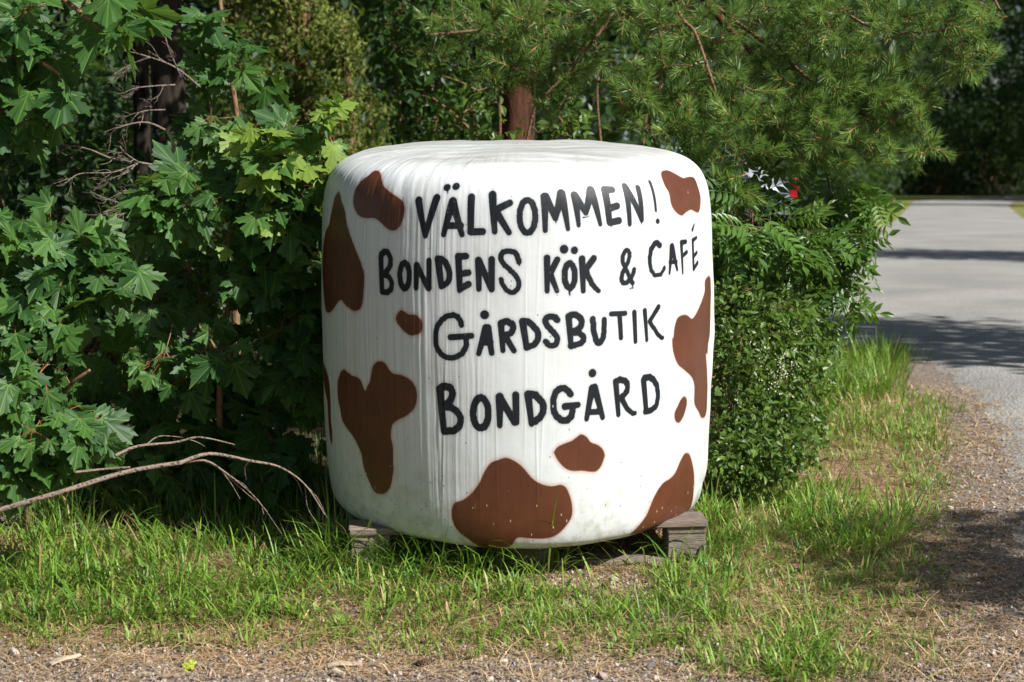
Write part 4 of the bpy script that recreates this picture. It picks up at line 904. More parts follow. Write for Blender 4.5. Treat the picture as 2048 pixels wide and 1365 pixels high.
leafcloud(gf, gs, sk, [(1500, 372, 7.1, 42, 26, .10, 12), (1470, 440, 6.8, 50, 50, .10, 26), (1540, 465, 6.85, 60, 35, .10, 24), (1600, 480, 6.9, 60, 50, .10, 24), (1480, 450, 7.1, 60, 60, .14, 34), (1560, 470, 7.15, 80, 60, .16, 46), (1500, 530, 7.1, 80, 50, .14, 34), (1620, 440, 7.25, 80, 60, .16, 28), (1610, 540, 7.2, 80, 50, .15, 38), (1680, 400, 7.25, 80, 45, .15, 26), (1715, 385, 7.2, 38, 40, .12, 13), (1665, 500, 7.2, 50, 40, .12, 18), (1670, 590, 7.1, 50, 45, .1, 18), (1695, 570, 7.05, 20, 35, .05, 4), (1765, 460, 7.1, 12, 15, .04, 2), (1450, 390, 7.2, 40, 60, .12, 14), (1440, 560, 7.0, 30, 80, .1, 16), (1580, 610, 7.1, 70, 40, .12, 20)], AT, AF, (.12, .20), spread=.02, young=.04)
gs.obj('stem', M_twig, ash, True); gf.obj('foliage', M_ash, ash)
gk = Geo(); c = at(1625, 440, 6.95); m = 130; o = c + ellipsoid(m) * [.045, .05, .085]
X_, Y_, Zz = frames(rdir(m, (0, -.1, -1.6)), rdir(m, (0, -1, .3)), U(.04, .065, m)); gk.inst(OT * [.45, 1, 1], OF, o, X_, Y_, Zz)
gk.tube(catmull([nearest(sk, c), c + [0, 0, .1], c], 4), .003, 4, 0, .8, False)
o = gk.obj('seed_cluster', M_seed, ash); o['label'] = 'pale green hanging bunch of winged seeds'

b0 = gz(at(1530, 800, 6.75)[0], 6.75)
hed = thing('small_leaved_shrub', b0, 'dense small leaved shrub touching the right side of the bale', 'shrub'); gs, gf = Geo(), Geo()
st = [[b0, at(1520, 760, 6.7), at(1490, 640, 6.7)], [b0, at(1560, 780, 6.75), at(1590, 660, 6.8)], [b0, at(1480, 860, 6.6), at(1450, 780, 6.5)], [b0, at(1600, 840, 6.7), at(1620, 780, 6.7)]]
for L_ in st: gs.tube(catmull(L_, 8), np.linspace(.009, .003, 17), 6)
sk = np.concatenate([catmull(L_, 8) for L_ in st])
leafcloud(gf, gs, sk, [(1470, 620, 6.75, 60, 70, .16, 70), (1550, 630, 6.8, 75, 70, .18, 80), (1600, 690, 6.85, 50, 60, .15, 50), (1480, 740, 6.65, 75, 80, .18, 100), (1570, 760, 6.75, 70, 80, .18, 90), (1470, 850, 6.55, 60, 70, .16, 90), (1550, 860, 6.6, 80, 70, .18, 95), (1450, 920, 6.4, 35, 45, .1, 45), (1520, 920, 6.45, 60, 40, .12, 60), (1615, 840, 6.75, 35, 55, .1, 34), (1640, 730, 6.85, 35, 60, .1, 16), (1560, 660, 6.6, 60, 60, .1, 26), (1490, 690, 6.5, 50, 60, .1, 24), (1580, 900, 6.4, 60, 35, .1, 30), (1440, 700, 6.6, 25, 80, .1, 20)], OT, OF, (.014, .042), per=9, spread=.034, twig=.002, na=.8)
gs.obj('stem', M_twig, hed, True); gf.obj('foliage', M_hedge, hed)
g = Geo(); m = 224; cl = np.array([at(1545 + rng.normal() * 26, 745 + rng.normal() * 34, 6.45) for _ in range(28)]); o = np.repeat(cl, 8, 0) + rng.normal(size=(m, 3)) * .010
X_, Y_, Zz = frames(rdir(m), rdir(m, (0, -1, .5)), U(.005, .008, m)); g.inst(OT * [1.6, 1, 1], OF, o, X_, Y_, Zz)
o = g.obj('blossom', M_flower, hed); o['label'] = 'cluster of tiny cream flowers'

# leafy shrubs behind the bale, in the pine's shade
def wild(name, label, stems, zones, sizes, mat, T=OT, Fc=OF, per=4, spread=.05, group=None, young=0.):
    root = thing(name, stems[0][0], label, 'shrub', group); gs, gf = Geo(), Geo()
    for L_ in stems: gs.tube(catmull(L_, 8), np.linspace(.010, .003, 8 * (len(L_) - 1) + 1), 6)
    sk = np.concatenate([catmull(L_, 8) for L_ in stems]); leafcloud(gf, gs, sk, zones, T, Fc, sizes, per=per, spread=spread, young=young)
    gs.obj('stem', M_twig, root, True); gf.obj('foliage', mat, root); return root
b0 = gz(at(800, 330, 10)[0], 10)
wild('hazel_shrub', 'loose dark leafy shrub behind the left half of the bale top', [[b0, at(800, 220, 10), at(790, 60, 10), at(770, -60, 10)], [b0, at(880, 200, 9.9), at(930, 90, 9.9)], [at(980, 300, 9.6), at(920, 240, 9.6), at(870, 200, 9.6), at(840, 180, 9.6)]],
     [(820, 40, 10, 70, 60, .3, 50), (800, 110, 10, 50, 40, .25, 18), (850, 140, 10, 80, 50, .3, 36), (900, 190, 9.8, 70, 50, .25, 22), (930, 60, 10, 110, 60, .3, 50), (870, 240, 9.8, 90, 35, .2, 20)], (.05, .09), M_broad)
b0 = gz(at(960, 330, 8.4)[0], 8.4)
wild('sunlit_shrub', 'low shrub with bright leaves right against the pine trunk', [[b0, at(950, 270, 8.3), at(910, 250, 8.2), at(880, 268, 8.2)], [b0, at(1000, 240, 8.3), at(950, 180, 8.3), at(880, 150, 8.3)], [b0, at(1060, 250, 8.3), at(1100, 200, 8.2)]],
     [(930, 255, 8.2, 60, 18, .12, 22), (960, 195, 8.3, 60, 25, .12, 14), (1000, 265, 8.2, 50, 12, .1, 10), (1110, 255, 8.3, 40, 35, .12, 14), (1160, 260, 8.3, 50, 30, .12, 14)], (.035, .06), M_hedge, per=3, spread=.03)
b0 = gz(at(1260, 330, 9.6)[0], 9.6)
wild('dogwood_shrub', 'open leafy shrub behind the bale top right of the pine trunk', [[b0, at(1200, 270, 9.6), at(1195, 150, 9.6), at(1190, 60, 9.6)], [b0, at(1290, 250, 9.6), at(1320, 180, 9.6)], [b0, at(1140, 290, 9.5), at(1110, 240, 9.5)]],
     [(1130, 215, 9.6, 40, 35, .15, 16), (1150, 130, 9.8, 80, 20, .2, 18), (1290, 262, 9.4, 25, 20, .15, 8), (1330, 300, 9.3, 60, 40, .2, 30), (1380, 340, 9.0, 60, 40, .2, 30), (1240, 110, 9.8, 90, 30, .2, 20)], (.035, .065), M_broad)

# ------------------------------------------------------------------ woods behind
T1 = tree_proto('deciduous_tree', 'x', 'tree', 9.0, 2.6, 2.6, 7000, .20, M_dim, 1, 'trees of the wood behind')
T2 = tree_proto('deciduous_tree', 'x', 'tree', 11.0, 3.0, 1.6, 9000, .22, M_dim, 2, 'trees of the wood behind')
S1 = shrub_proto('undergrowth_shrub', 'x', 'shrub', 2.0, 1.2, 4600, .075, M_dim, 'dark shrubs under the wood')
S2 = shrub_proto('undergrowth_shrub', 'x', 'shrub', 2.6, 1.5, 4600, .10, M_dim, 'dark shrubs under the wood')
LT = 'dark leafy tree of the wood standing behind the thicket and bale'
LF = 'tall dark tree of the wood closing off the far end of the road'
LR = 'roadside tree right of the road, mostly outside the frame'
LS = 'dark shrub under the trees behind the thicket'
used = set()
def put(proto, x, y, sc_, label):
    p = gz(x, y) - [0, 0, .05]
    if proto.name not in used:
        used.add(proto.name); proto.location = Vector(p); proto.rotation_euler = (0, 0, U(0, 6.28)); proto.scale = (sc_,) * 3; proto['label'] = label; 
        for ch in proto.children: ch.matrix_parent_inverse = Matrix.Identity(4)
        return proto
    return copy_tree(proto, p, U(0, 6.28), sc_, label)
for x, y in [(-5.0, 10.8), (-5.6, 13), (-3.6, 14.8), (-7, 17), (-4.4, 20), (0.1, 19.5), (-8.5, 23), (-5.6, 27), (-2.4, 31), (-0.2, 21.5), (-9.5, 33), (-4, 38), (-0.5, 44), (0.4, 15.6), (-13, 28), (-12, 42), (-7, 48)]:
    put(T1 if U() < .5 else T2, x, y, U(.85, 1.2), LT)
for x, y, s in [(-2.9, 9.6, 1.0), (-3.9, 11.2, 1.2), (-2.75, 12.2, 1.0), (-4.4, 14.5, 1.3), (.1, 14.6, .9), (-.9, 16.5, .9), (-3.9, 16.5, 1.4), (.6, 24, 1.2), (-5.5, 22, 1.4), (-.2, 17.2, .9), (-2.25, 8.9, .7), (-1.95, 10.4, .55), (-2.3, 10.6, .8), (-5, 32, 1.5), (-3, 34, 1.5), (-1, 33, 1.5)]:
    put(S1 if U() < .5 else S2, x, y, s, LS)
for x, y in [(7, 66), (10.4, 72), (8, 84), (12, 92), (14.5, 80), (17.5, 101), (21, 104), (24, 98), (28, 96), (27, 108), (31, 104), (33, 90), (36, 98), (20, 116), (14, 108), (25, 118), (9, 104), (38, 112), (24.5, 86), (28, 80), (24, 74)]:
    put(T2, x, y, U(1.1, 1.5), LF)
for x, y, s in [(14.5, 84, 1.6), (17, 86, 2.0), (20, 88, 2.2), (23, 90, 2.2), (26, 93, 2.4), (29, 96, 2.4), (18.5, 92, 2.6), (22, 95, 2.6), (25, 99, 2.6), (15.5, 91, 2.4), (25.5, 77.5, 1.5), (28.5, 77, 1.6), (12.8, 80, 1.8)]:
    put(S2, x, y, s, 'dark shrub where the road disappears into the wood')
for x, y, s in [(7.7, 8.7, .92), (11.4, 20.3, .85), (20.5, 57.5, .8), (24, 70, 1.3), (27, 66, 1.3), (30, 70, 1.3), (33, 76, 1.3), (31, 67, 1.3)]:
    put(T2 if x > 15 else T1, x, y, s, LR)
put(T2, -5.2, 2.6, .95, 'large tree left of the camera, outside the frame')  # out-of-frame tree added to darken the left side of the bale
put(T1, 4.35, 3.9, .38, 'slim roadside sapling beside the camera, outside the frame on the right')
for x, y in [(5.4, 45), (6.9, 52), (9.5, 62), (11.5, 66)]:
    put(S2, x, y, U(1.5, 2.2), 'bush along the far edge of the lawn left of the road')

# ------------------------------------------------------------------ parked cars
def paint(name, c): return NB(name).base(c, 0.3, None, 0.5, Metallic=0.3, Coat_Weight=0.6)
M_silver = paint('silver_paint', (0.22, 0.24, 0.28)); M_blue = paint('pale_blue_paint', (0.50, 0.58, 0.70))
M_glass = NB('car_glass').base((0.02, 0.025, 0.03), 0.06, None, 0.6); M_tyre = NB('tyre').base((0.02, 0.02, 0.02), 0.85); M_rim = NB('wheel_rim').base((0.6, 0.6, 0.62), 0.3, None, 0.5, Metallic=0.7)
M_red = NB('tail_lamp').base((0.42, 0.012, 0.02), 0.15); M_white = NB('head_lamp').base((0.75, 0.76, 0.78), 0.12); M_black = NB('black_trim').base((0.02, 0.02, 0.022), 0.6)
def car(label, loc, rot, mat):
    root = thing('parked_car', loc, label, 'car', 'cars parked behind the bushes'); T_ = Matrix.Translation(Vector(loc)) @ Matrix.Rotation(rot, 4, 'Z')
    def fin(g, name, m, parent=root, smooth=True):
        for q in range(len(g.V)):
            Vh = np.column_stack([g.V[q], np.ones(len(g.V[q]))]); g.V[q] = (Vh @ np.array(T_).T)[:, :3]
        o = bpy.data.objects.new(name, g.mesh(name, [m], smooth)); C.objects.link(o); o.parent = parent
        o.matrix_parent_inverse = Matrix.Translation(root.location).inverted() if parent is root else Matrix.Translation(root.location).inverted(); return o
    # body: sections along the length (x forward), each half width, sill, shoulder, top
    ST = [(-2.15, .70, .42, .72, .80), (-2.10, .80, .30, .76, .92), (-1.9, .85, .24, .80, .97), (-1.2, .87, .22, .82, .95), (0, .88, .20, .82, .93), (1.0, .87, .22, .80, .92), (1.6, .85, .24, .74, .84), (2.0, .80, .28, .66, .74), (2.16, .66, .38, .56, .62)]
    g = Geo(); V = []
    for x, hw, z0, z1, z2 in ST: V += [(x, -hw * .9, z0), (x, -hw, z0 + .14), (x, -hw, z1), (x, -hw * .93, z2), (x, 0, z2 + .03), (x, hw * .93, z2), (x, hw, z1), (x, hw, z0 + .14), (x, hw * .9, z0)]
    n = 9; m = len(ST); fs = [(i * n + j, i * n + (j + 1) % n, (i + 1) * n + (j + 1) % n, (i + 1) * n + j) for i in range(m - 1) for j in range(n)] + [tuple(range(n))[::-1], tuple((m - 1) * n + j for j in range(n))]
    g.add(V, fs); fin(g, 'body', mat)
    g = Geo(); CT = [(-1.95, .74, .94), (-1.35, .60, 1.40), (-.5, .62, 1.47), (.25, .60, 1.42), (1.05, .72, .92)]; V = []
    for x, hw, z in CT: V += [(x, -hw, z), (x, hw, z)]
    V2_ = [(x, s * .80, .90) for x in (-1.98, -1.35, -.5, .25, 1.08) for s in (-1, 1)]
    V = V + V2_; fs = [(2 * i, 2 * i + 1, 2 * i + 3, 2 * i + 2) for i in range(4)] + [(10 + 2 * i, 2 * i, 2 * i + 2, 12 + 2 * i) for i in range(4)] + [(11 + 2 * i, 13 + 2 * i, 2 * i + 3, 2 * i + 1) for i in range(4)]
    g.add(V, fs); fin(g, 'roof', mat)
    for s in (-1, 1):
        for xa, xb, xc, xd in ((-1.55, -.52, -.55, -1.22), (-.42, .78, .20, -.45)):
            g = Geo(); f = lambda x, z: (x, s * (.815 - .19 * (z - .9) / .5 + .012), z)
            g.add([f(xa, .97), f(xb, .97), f(xc, 1.37), f(xd, 1.36)], [(0, 1, 2, 3)]); fin(g, 'window', M_glass)
    for P_ in ([(1.10, -.66, .955), (1.10, .66, .955), (.34, .56, 1.40), (.34, -.56, 1.40)], [(-1.99, -.64, .985), (-1.99, .64, .985), (-1.43, .54, 1.38), (-1.43, -.54, 1.38)]):
        g = Geo(); g.add(np.array(P_), [(0, 1, 2, 3)]); fin(g, 'windscreen', M_glass)
    for x in (-1.35, 1.32):
        for s in (-1, 1):
            g = Geo(); a = np.linspace(0, 2 * math.pi, 25)[:-1]; V = []
            for rr, yy_ in ((.20, .90), (.31, .905), (.325, .88), (.325, .74), (.30, .72)): V += [(x + rr * math.cos(t), s * yy_, .325 + rr * math.sin(t)) for t in a]
            g.add(V, [(i * 24 + j, i * 24 + (j + 1) % 24, (i + 1) * 24 + (j + 1) % 24, (i + 1) * 24 + j) for i in range(4) for j in range(24)]); wh = fin(g, 'wheel', M_tyre)
            g = Geo(); V = [(x, s * .885, .325)] + [(x + .205 * math.cos(t), s * (.895 + .01 * (q % 4 == 0)), .325 + .205 * math.sin(t)) for q, t in enumerate(a)]
            g.add(V, [(0, 1 + j, 1 + (j + 1) % 24) for j in range(24)]); o = fin(g, 'rim', M_rim, wh); o.matrix_parent_inverse = Matrix.Translation(root.location).inverted()
    for s in (-1, 1):
        g = Geo(); g.box((-2.10, s * .72, .86), (.13, .20, .26), 0, 0, .5, .02); fin(g, 'tail_light', M_red)
        g = Geo(); g.box((2.02, s * .62, .64), (.18, .26, .12), 0, 0, .5, .02); fin(g, 'headlight', M_white)
        g = Geo(); g.box((.85, s * .98, .98), (.12, .16, .12), 0, 0, .5, .03); fin(g, 'mirror', mat)
    g = Geo(); g.box((-2.15, 0, .46), (.16, 1.50, .20), 0, 0, .5, .03); fin(g, 'bumper', mat)
    g = Geo(); g.box((-2.235, 0, .64), (.02, .5, .11), 0, 0, .5, .003); fin(g, 'number_plate', M_white)
    return root
D2 = 25.0; xr = at(1572, 400, D2)[0]
car('silver car with red tail light showing through the ash leaves', gz(xr - 2.15, D2) + [0, 0, .0], math.pi + R(4), M_silver)
D1 = 40.0; c1 = gz(at(1215, 250, D1)[0], D1)
car('pale blue car glimpsed over the bale top beyond the pine', c1, math.pi - R(8), M_blue)

# ------------------------------------------------------------------ grass, litter and stones
def blades(g, base, L_, wd, lean, bend, tint, seg=4, az=None):
    m = len(base); a = U(0, 6.28, m) if az is None else az; h = np.stack([np.cos(a), np.sin(a), np.zeros(m)], 1); sd = np.stack([-np.sin(a), np.cos(a), np.zeros(m)], 1)
    rowv = []; pos = base.copy(); ang = lean.copy()
    for q in range(seg + 1):
        f = q / seg; wq = wd * (1 - f ** 2.2) * (0.55 + 0.9 * f if f < .5 else 1.0) * .5
        rowv.append(np.stack([pos - sd * wq[:, None], pos + sd * wq[:, None]], 1))
        st_ = (L_ / seg)[:, None]; pos = pos + st_ * (np.sin(ang)[:, None] * h + np.cos(ang)[:, None] * np.array([0, 0, 1.0])); ang = ang + bend / seg * (.5 + f)
    V = np.stack(rowv, 1).reshape(m, -1, 3); n = 2 * (seg + 1)
    f0 = np.array([(2 * q, 2 * q + 1, 2 * q + 3, 2 * q + 2) for q in range(seg)])
    fa = (f0[None] + (np.arange(m) * n)[:, None, None]).reshape(-1, 4)
    lco = np.zeros((m, n, 3)); lco[:, :, 1] = np.repeat(np.linspace(0, 1, seg + 1), 2)[None]
    g.add(V.reshape(-1, 3), fa, 0, np.repeat(tint, n), lco.reshape(-1, 3))
def on_ground(xy): return np.column_stack([xy, ground(xy[:, 0], xy[:, 1])])
def clumps(g, cx, cy, n, rad, L0, L1, wd, lean=.35, bend=1.2, t0=.2, t1=.78, dry=.08):
    n = int(n * 1.85); L0 *= .9; L1 *= .88; m = len(cx) * n; c = np.repeat(np.stack([cx, cy], 1), n, 0); hs = np.repeat(U(.65, 1.2, len(cx)), n); ts = np.repeat(U(-.14, .14, len(cx)), n)
    off = rng.normal(size=(m, 2)) * rad; p = c + off; az = np.arctan2(off[:, 1], off[:, 0]) + rng.normal(size=m) * .55; keep = poly_sdf(p, jit) > -.12; p = p[keep]; hs = hs[keep]; ts = ts[keep]; az = az[keep]; m = len(p)
    hs = hs * np.where(U(0, 1, m) < .12, 1.7, 1.0)
    b_ = on_ground(p); tn = np.clip(U(t0, t1, m) + ts, 0, .79); tn[U(0, 1, m) < dry] = U(.86, 1)
    blades(g, b_, U(L0, L1, m) * hs, wd * U(.5, 1.5, m), np.abs(rng.normal(size=m)) * lean * 1.5 + .12, np.abs(rng.normal(size=m)) * bend * 1.35 + .3, tn, 5, az)
def pxbox(n, x0, x1, y0, y1):
    p = gpts(U(x0, x1, n), U(y0, y1, n)); return p[:, 0], p[:, 1]
gg = Geo()
for (n, box, per, rad, L0, L1, wd, kw) in [
    (95, (-60, 640, 1060, 1180), 13, .030, .05, .12, .0062, {}),
    (80, (-60, 640, 1160, 1250), 14, .030, .05, .12, .0066, dict(bend=2.0, lean=.5)),
    (34, (-60, 640, 1225, 1300), 13, .026, .04, .09, .0062, dict(bend=2.0, lean=.5)),
    (46, (60, 660, 1000, 1060), 12, .04, .10, .22, .0048, dict(lean=.22, bend=.9, t0=.05, t1=.6)),
    (30, (640, 1050, 1130, 1200), 12, .030, .06, .14, .0058, dict(bend=1.6)),
    (13, (640, 1120, 1135, 1158), 9, .03, .12, .22, .0056, dict(lean=.35, bend=1.6)),
    (44, (640, 1420, 1190, 1290), 12, .025, .04, .10, .0062, dict(bend=1.8, lean=.5)),
    (34, (640, 1420, 1240, 1320), 11, .024, .04, .10, .0060, dict(bend=1.8, lean=.5)),
    (30, (1000, 1300, 1190, 1250), 18, .025, .03, .06, .0030, dict(t0=.5)),
    (26, (1310, 1480, 1080, 1260), 12, .025, .05, .12, .0062, dict(bend=1.5)),
    (60, (1400, 1700, 960, 1120), 13, .04, .05, .12, .0056, {}),
    (60, (1460, 1860, 880, 1060), 12, .05, .04, .10, .0050, dict(t0=.45, bend=1.7, dry=.15)),
    (9, (1600, 1800, 1030, 1110), 28, .045, .10, .17, .0062, dict(bend=2.0)),
    (60, (1400, 1740, 1100, 1360), 12, .04, .04, .10, .0058, dict(bend=1.9, dry=.16, lean=.5)),
    (26, (1640, 1940, 1100, 1340), 9, .05, .02, .05, .0040, dict(dry=.3, bend=1.8)),
    (46, (1560, 1900, 1000, 1350), 12, .045, .035, .09, .0052, dict(bend=1.8, lean=.5)),
    (22, (1800, 1900, 800, 1000), 12, .05, .04, .10, .0050, dict(bend=1.6)),
    (10, (1480, 1640, 1290, 1370), 24, .04, .06, .12, .0066, dict(bend=2.0)),
    (80, (1600, 1790, 705, 800), 16, .07, .08, .20, .0062, dict(lean=.2, bend=.8, dry=.03)),
    (60, (1560, 1870, 790, 890), 14, .07, .06, .13, .0054, dict(t0=.35, dry=.2)),
    (30, (1800, 1890, 830, 1000), 8, .06, .03, .06, .0046, dict(dry=.3)),
    (34, (0, 660, 940, 1010), 14, .05, .14, .30, .0046, dict(lean=.2, bend=.8, t0=.0, t1=.4)),
    (24, (1390, 1450, 970, 1060), 10, .03, .08, .16, .0056, dict(bend=1.2)),
    (34, (640, 800, 1108, 1142), 13, .03, .13, .23, .0054, dict(lean=.35, bend=1.4)),
    (10, (820, 1010, 1135, 1160), 10, .03, .14, .24, .0058, dict(lean=.45, bend=1.5)),
    (6, (680, 840, 1105, 1125), 9, .03, .13, .26, .0046, dict(lean=.22, bend=1.2)),
    (4, (960, 1060, 1120, 1138), 8, .03, .16, .26, .0054, dict(lean=.4, bend=1.3)),
]:
    cx, cy = pxbox(int(n * 1.35), *box); clumps(gg, cx, cy, per, rad, L0, L1, wd, **kw)
cx, cy = pxbox(420, -60, 1500, 1080, 1270); m = 420
blades(gg, on_ground(np.stack([cx, cy], 1)), U(.13, .26, m), U(.005, .0085, m), U(.5, 1.1, m), U(.8, 1.9, m), U(.15, .79, m), 6)
cx, cy = pxbox(1500, -60, 1800, 1060, 1320); m = 1500
blades(gg, on_ground(np.stack([cx, cy], 1)), U(.06, .16, m), U(.0022, .004, m), U(.9, 1.5, m), U(.1, .6, m), U(.85, 1.0, m), 4)
# seeding stalks in front of the left thicket
m = 26; p = np.array([gpt(x, 1010)[:2] for x in U(60, 640, m)]) + np.column_stack([np.zeros(m), U(-.1, .35, m)])
blades(gg, on_ground(p), U(.5, 1.0, m), np.full(m, .0026), np.abs(rng.normal(size=m)) * .08, np.abs(rng.normal(size=m)) * .25, U(.5, .8, m), 6)
# a thin stubble of fine and dry blades everywhere on the verge
for n, box, dryf, L1 in [(7000, (-80, 1500, 1040, 1310), .55, .040), (4500, (1380, 1900, 850, 1365), .5, .040)]:
    cx, cy = pxbox(n // 8, *box); p = np.repeat(np.stack([cx, cy], 1), 8, 0) + rng.normal(size=(n // 8 * 8, 2)) * .03; p = p[poly_sdf(p, jit) > .02]; m = len(p)
    tn = U(.3, .79, m); dm = U(0, 1, m) < dryf; tn[dm] = U(.84, 1, dm.sum())
    blades(gg, on_ground(p), U(.015, L1, m), U(.0014, .0030, m), np.abs(rng.normal(size=m)) * .6, np.abs(rng.normal(size=m)) * 1.0, tn, 2)
o = gg.obj('grass', M_grass); tag(o, 'green and straw coloured grass growing on the verge round the pallet', 'grass', kind='stuff')
# far meadow behind the left shoulder
gg = Geo(); p = np.column_stack([U(-4.5, -.6, 7000), U(17, 30, 7000)]); m = len(p)
blades(gg, on_ground(p), U(.35, .9, m), U(.010, .02, m), np.abs(rng.normal(size=m)) * .15, np.abs(rng.normal(size=m)) * .5, U(.45, .79, m), 3)
o = gg.obj('meadow_grass', M_grass); tag(o, 'tall sunlit grass on the bank behind the left shoulder of the bale', 'grass', kind='stuff')
gg = Geo(); p = np.column_stack([U(4, 13, 9000), U(30, 62, 9000)]); p = p[poly_sdf(p, jit) > .1]; m = len(p)
blades(gg, on_ground(p), U(.06, .2, m), U(.012, .03, m), np.abs(rng.normal(size=m)) * .4, np.abs(rng.normal(size=m)) * .8, U(.55, .79, m), 2)
o = gg.obj('lawn_grass', M_grass); tag(o, 'short sunlit lawn beside the far road', 'grass', kind='stuff')
# fallen needles, straw
g = Geo(); BT, BF = np.array([(-.5, 0, 0), (.5, 0, 0), (.5, .5, .06), (.35, 1, 0), (-.35, 1, 0), (-.5, .5, .06)]), [(0, 1, 2, 5), (5, 2, 3, 4)]
def litter(n, box, l0, l1, wd):
    cx, cy = pxbox(n // 6, *box); p = np.repeat(np.stack([cx, cy], 1), 6, 0) + rng.normal(size=(n // 6 * 6, 2)) * .06; m = len(p); o = on_ground(p) + np.column_stack([np.zeros((m, 2)), U(.002, .010, m)])
    ang = rng.normal(size=m) * .75 + np.where(U(0, 1, m) < .6, .15, 1.9); tip = nrm(np.stack([np.cos(ang), np.sin(ang), U(-.12, .22, m)], 1)); X_ = nrm(np.cross(tip, [0, 0, 1.0])); L_ = U(l0, l1, m)
    g.inst(BT, BF, o, X_ * (wd * U(.6, 1.3, m))[:, None], tip * L_[:, None], np.cross(X_, tip) * L_[:, None], 0, U(0, 1, m))
litter(9000, (-80, 1600, 1180, 1372), .02, .07, .0018); litter(5000, (-60, 1500, 1060, 1200), .02, .06, .0018); litter(7000, (1380, 2060, 860, 1372), .02, .07, .0018); litter(2600, (1700, 2010, 770, 920), .03, .07, .003)
litter(500, (-40, 2040, 1230, 1372), .09, .24, .0022)
gd = Geo(); g, gd = gd, g
litter(5000, (1640, 2060, 840, 1372), .02, .06, .0026)
for q in range(len(g.A['tint'])): g.A['tint'][q] = g.A['tint'][q] * .3  # litter on the right verge tinted darker, standing in for shade
gd.V += g.V; gd.L += [l + gd.n for l in g.L]; gd.T += g.T; gd.M += g.M; gd.A['tint'] += g.A['tint']; gd.A['lco'] += g.A['lco']; gd.n += g.n; g = gd
o = g.obj('needle_litter', M_litter); tag(o, 'fallen pine needles and dry straw scattered on the verge', 'litter', kind='stuff')
# pebbles
ico = []
for q in range(3):
    pass
ph = (1 + 5 ** .5) / 2; IV = nrm(np.array([(-1, ph, 0), (1, ph, 0), (-1, -ph, 0), (1, -ph, 0), (0, -1, ph), (0, 1, ph), (0, -1, -ph), (0, 1, -ph), (ph, 0, -1), (ph, 0, 1), (-ph, 0, -1), (-ph, 0, 1)]))
IF = [(0, 11, 5), (0, 5, 1), (0, 1, 7), (0, 7, 10), (0, 10, 11), (1, 5, 9), (5, 11, 4), (11, 10, 2), (10, 7, 6), (7, 1, 8), (3, 9, 4), (3, 4, 2), (3, 2, 6), (3, 6, 8), (3, 8, 9), (4, 9, 5), (2, 4, 11), (6, 2, 10), (8, 6, 7), (9, 8, 1)]
g = Geo()
def pebbles(n, box, s0, s1):
    cx, cy = pxbox(n, *box); p = on_ground(np.stack([cx, cy], 1)); s = s0 + (s1 - s0) * U(0, 1, n) ** 3; A = rdir(n); B = nrm(np.cross(A, rdir(n))); Cc = np.cross(A, B)
    p[:, 2] += s * .25; g.inst(IV * [1.0, .8, .62] + rng.normal(size=IV.shape) * .08, IF, p, A * s[:, None], B * s[:, None], Cc * s[:, None] * .9)
pebbles(5200, (-60, 2060, 1290, 1372), .002, .010); pebbles(1500, (1000, 1320, 1140, 1230), .002, .010); pebbles(3000, (1820, 2060, 880, 1372), .002, .011); pebbles(1200, (-60, 1500, 1200, 1300), .002, .008); pebbles(500, (1330, 1430, 1090, 1180), .002, .010)
o = g.obj('gravel', M_pebble); tag(o, 'loose gravel along the edge of the verge', 'gravel', kind='stuff')

# ------------------------------------------------------------------ single small things on the ground
def stone(px, py, s, label, tint):
    g = Geo(); p = gpt(px, py); A = rdir(1); B = nrm(np.cross(A, rdir(1))); Cc = np.cross(A, B)
    # one subdivision of the icosahedron, roughened
    V = [tuple(v) for v in IV]; F2 = []; mid = {}
    def md(a, c):
        k_ = (min(a, c), max(a, c))
        if k_ not in mid: mid[k_] = len(V); V.append(tuple(nrm(np.array(V[a]) + np.array(V[c]))))
        return mid[k_]
    for a, b_, c in IF: x, y, z = md(a, b_), md(b_, c), md(c, a); F2 += [(a, x, z), (b_, y, x), (c, z, y), (x, y, z)]
    T = np.array(V) * (1 + rng.normal(size=(len(V), 1)) * .09) * [1.25, .85, .7]
    g.inst(T, F2, (p + [0, 0, s * .35])[None], A * s, B * s, Cc * s, 0, np.array([tint])); o = g.obj('stone', M_pebble); tag(o, label, 'stone', 'single stones on the verge')
stone(1228, 1162, .013, 'pinkish stone on bare soil just in front of the pallet', .8)
stone(1205, 1188, .010, 'dark grey stone among pebbles left of the pinkish one', .15)
stone(1300, 1338, .016, 'dark stone at the bottom edge right of centre', .1)
stone(1205, 1358, .016, 'brown stone touching the bottom edge near the centre', .6)
stone(448, 1318, .010, 'small blue grey stone below the left grass tufts', .25)
stone(30, 1310, .013, 'pale flat stone at the lower left edge', .95)
def cone(px, py, s, label):
    p = gpt(px, py) + [0, 0, s * .5]; root = thing('pine_cone', p, label, 'pine cone', 'pine cones on the verge'); g = Geo(); ax = nrm(np.array([.7, -.5, .25])); u = nrm(np.cross(ax, [0, 0, 1.0])); v = np.cross(ax, u)
    g.tube(np.array([p - ax * s * .7, p, p + ax * s * .6]), np.array([.35, .5, .15]) * s, 8)
    for q in range(60):
        f = q / 59; a = q * 2.399; rr = s * (.35 + .55 * math.sin(math.pi * (.12 + .8 * f))); c = p + ax * s * (f * 1.5 - .8); d = math.cos(a) * u + math.sin(a) * v; t = np.cross(ax, d)
        g.add([c + t * s * .16 + d * rr * .4, c - t * s * .16 + d * rr * .4, c - t * s * .2 + d * rr + ax * s * .1, c + d * rr * 1.1 + ax * s * .2, c + t * s * .2 + d * rr + ax * s * .1], [(0, 1, 2, 3, 4)])
    g.obj('scales', NB('cone_scale').base((0.10, 0.055, 0.035), .8), root)
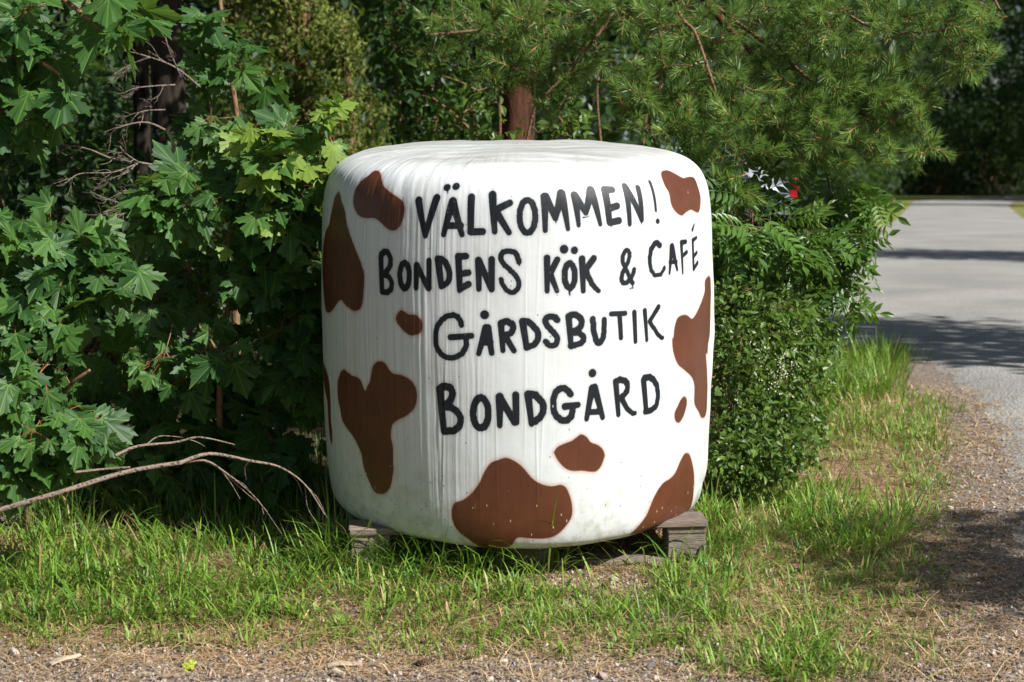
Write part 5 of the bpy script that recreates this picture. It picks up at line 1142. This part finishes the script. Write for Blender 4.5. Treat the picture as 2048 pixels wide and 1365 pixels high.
cone(845, 1338, .022, 'brown pine cone at the bottom edge left of centre')
cone(1212, 1178, .017, 'brown pine cone among pebbles in front of the pallet')
def chip(px0, py0, px1, py1, w_, label):
    a, c = gpt(px0, py0) + [0, 0, .008], gpt(px1, py1) + [0, 0, .012]; g = Geo(); d = c - a; L_ = np.linalg.norm(d); s = nrm(np.cross(d, [0, 0, 1.0])); n = 8; V = []
    for q in range(n + 1):
        f = q / n; ww = w_ * (0.35 + .65 * math.sin(math.pi * min(.15 + f, .9))) * U(.8, 1.1); c_ = a + d * f + np.array([0, 0, .004 * math.sin(f * 5)])
        V += [c_ - s * ww, c_ + s * ww, c_ + s * ww * .8 + [0, 0, .006], c_ - s * ww * .8 + [0, 0, .007]]
    fs = [(4 * q + j, 4 * q + (j + 1) % 4, 4 * q + 4 + (j + 1) % 4, 4 * q + 4 + j) for q in range(n) for j in range(4)] + [(3, 2, 1, 0), tuple(4 * n + j for j in range(4))]
    g.add(V, fs, 0, 0, np.array(V) @ np.array([[1., 0, 0], [0, 1, 0], [0, 0, 1]])); o = g.obj('wood_splinter', M_chip); tag(o, label, 'wood splinter', 'pale wood splinters on the verge')
chip(100, 1338, 160, 1318, .010, 'pale wood splinter on gravel at lower left')
chip(655, 1340, 720, 1336, .011, 'broad pale wood splinter at the bottom edge left of centre')
chip(660, 1352, 690, 1356, .008, 'small pale wood splinter just below the broad one')
g = Geo(); p = gpt(388, 1340) + [0, 0, .012]; X_, Y_, Zz = frames(np.array([[-.9, .2, .1]]), np.array([[0, -.5, .9]]), [.035]); g.inst(MT, MF, p[None], X_, Y_, Zz, 0, np.array([1.0]))
b = NB('yellow_leaf'); o = g.obj('fallen_leaf', b.base((.32, .40, .03), .5)); tag(o, 'yellow green leaf lying on the soil at lower left', 'leaf')
g = Geo(); p = gpt(1505, 1328) + [0, 0, .02]; X_, Y_, Zz = frames(np.array([[.1, -.2, -.9]]), np.array([[0, -.9, .2]]), [.035]); g.inst(OT, OF, p[None], X_, Y_, Zz, 0, np.array([1.0]))
o = g.obj('fallen_leaf', NB('tan_leaf').base((.50, .36, .17), .6)); tag(o, 'tan dry leaf caught in grass at lower right', 'leaf')
# broadleaved weeds
def weed(px, py, h, n, s, label, mat=M_hedge):
    b0 = gpt(px, py); root = thing('broadleaf_weed', b0, label, 'weed', 'weeds beside the pallet'); gs, gf = Geo(), Geo()
    for q in range(5):
        e_ = b0 + np.array([U(-.05, .05), U(-.04, .04), h * U(.6, 1)]); Q = catmull([b0, (b0 + e_) / 2 + rng.normal(size=3) * .008, e_], 5); gs.tube(Q, np.linspace(.0018, .001, 11), 4, 0, .5, False)
        k_ = n // 5; j = rng.integers(3, 11, k_); o = Q[j]; X_, Y_, Zz = frames(rdir(k_, (0, -.2, .1)), rdir(k_, (0, -.5, .9), .5), U(.6, 1.2, k_) * s); gf.inst(OT * [1.6, 1, 1], OF, o, X_, Y_, Zz)
    gs.obj('stem', M_hedge, root); gf.obj('foliage', mat, root)
weed(1418, 1018, .13, 30, .035, 'leafy weed pressed against the lower right of the bale'); weed(915, 1155, .10, 40, .022, 'small leafed weed in the grass in front of the pallet')
for q, (x, y) in enumerate([(230, 985), (330, 1000), (110, 1000)]):
    weed(x, y, .22, 60, .05, ['leafy weed under the middle of the fallen branch', 'leafy weed right of the other weeds by the fallen branch', 'leafy weed at the left below the low maple'][q], M_broad)
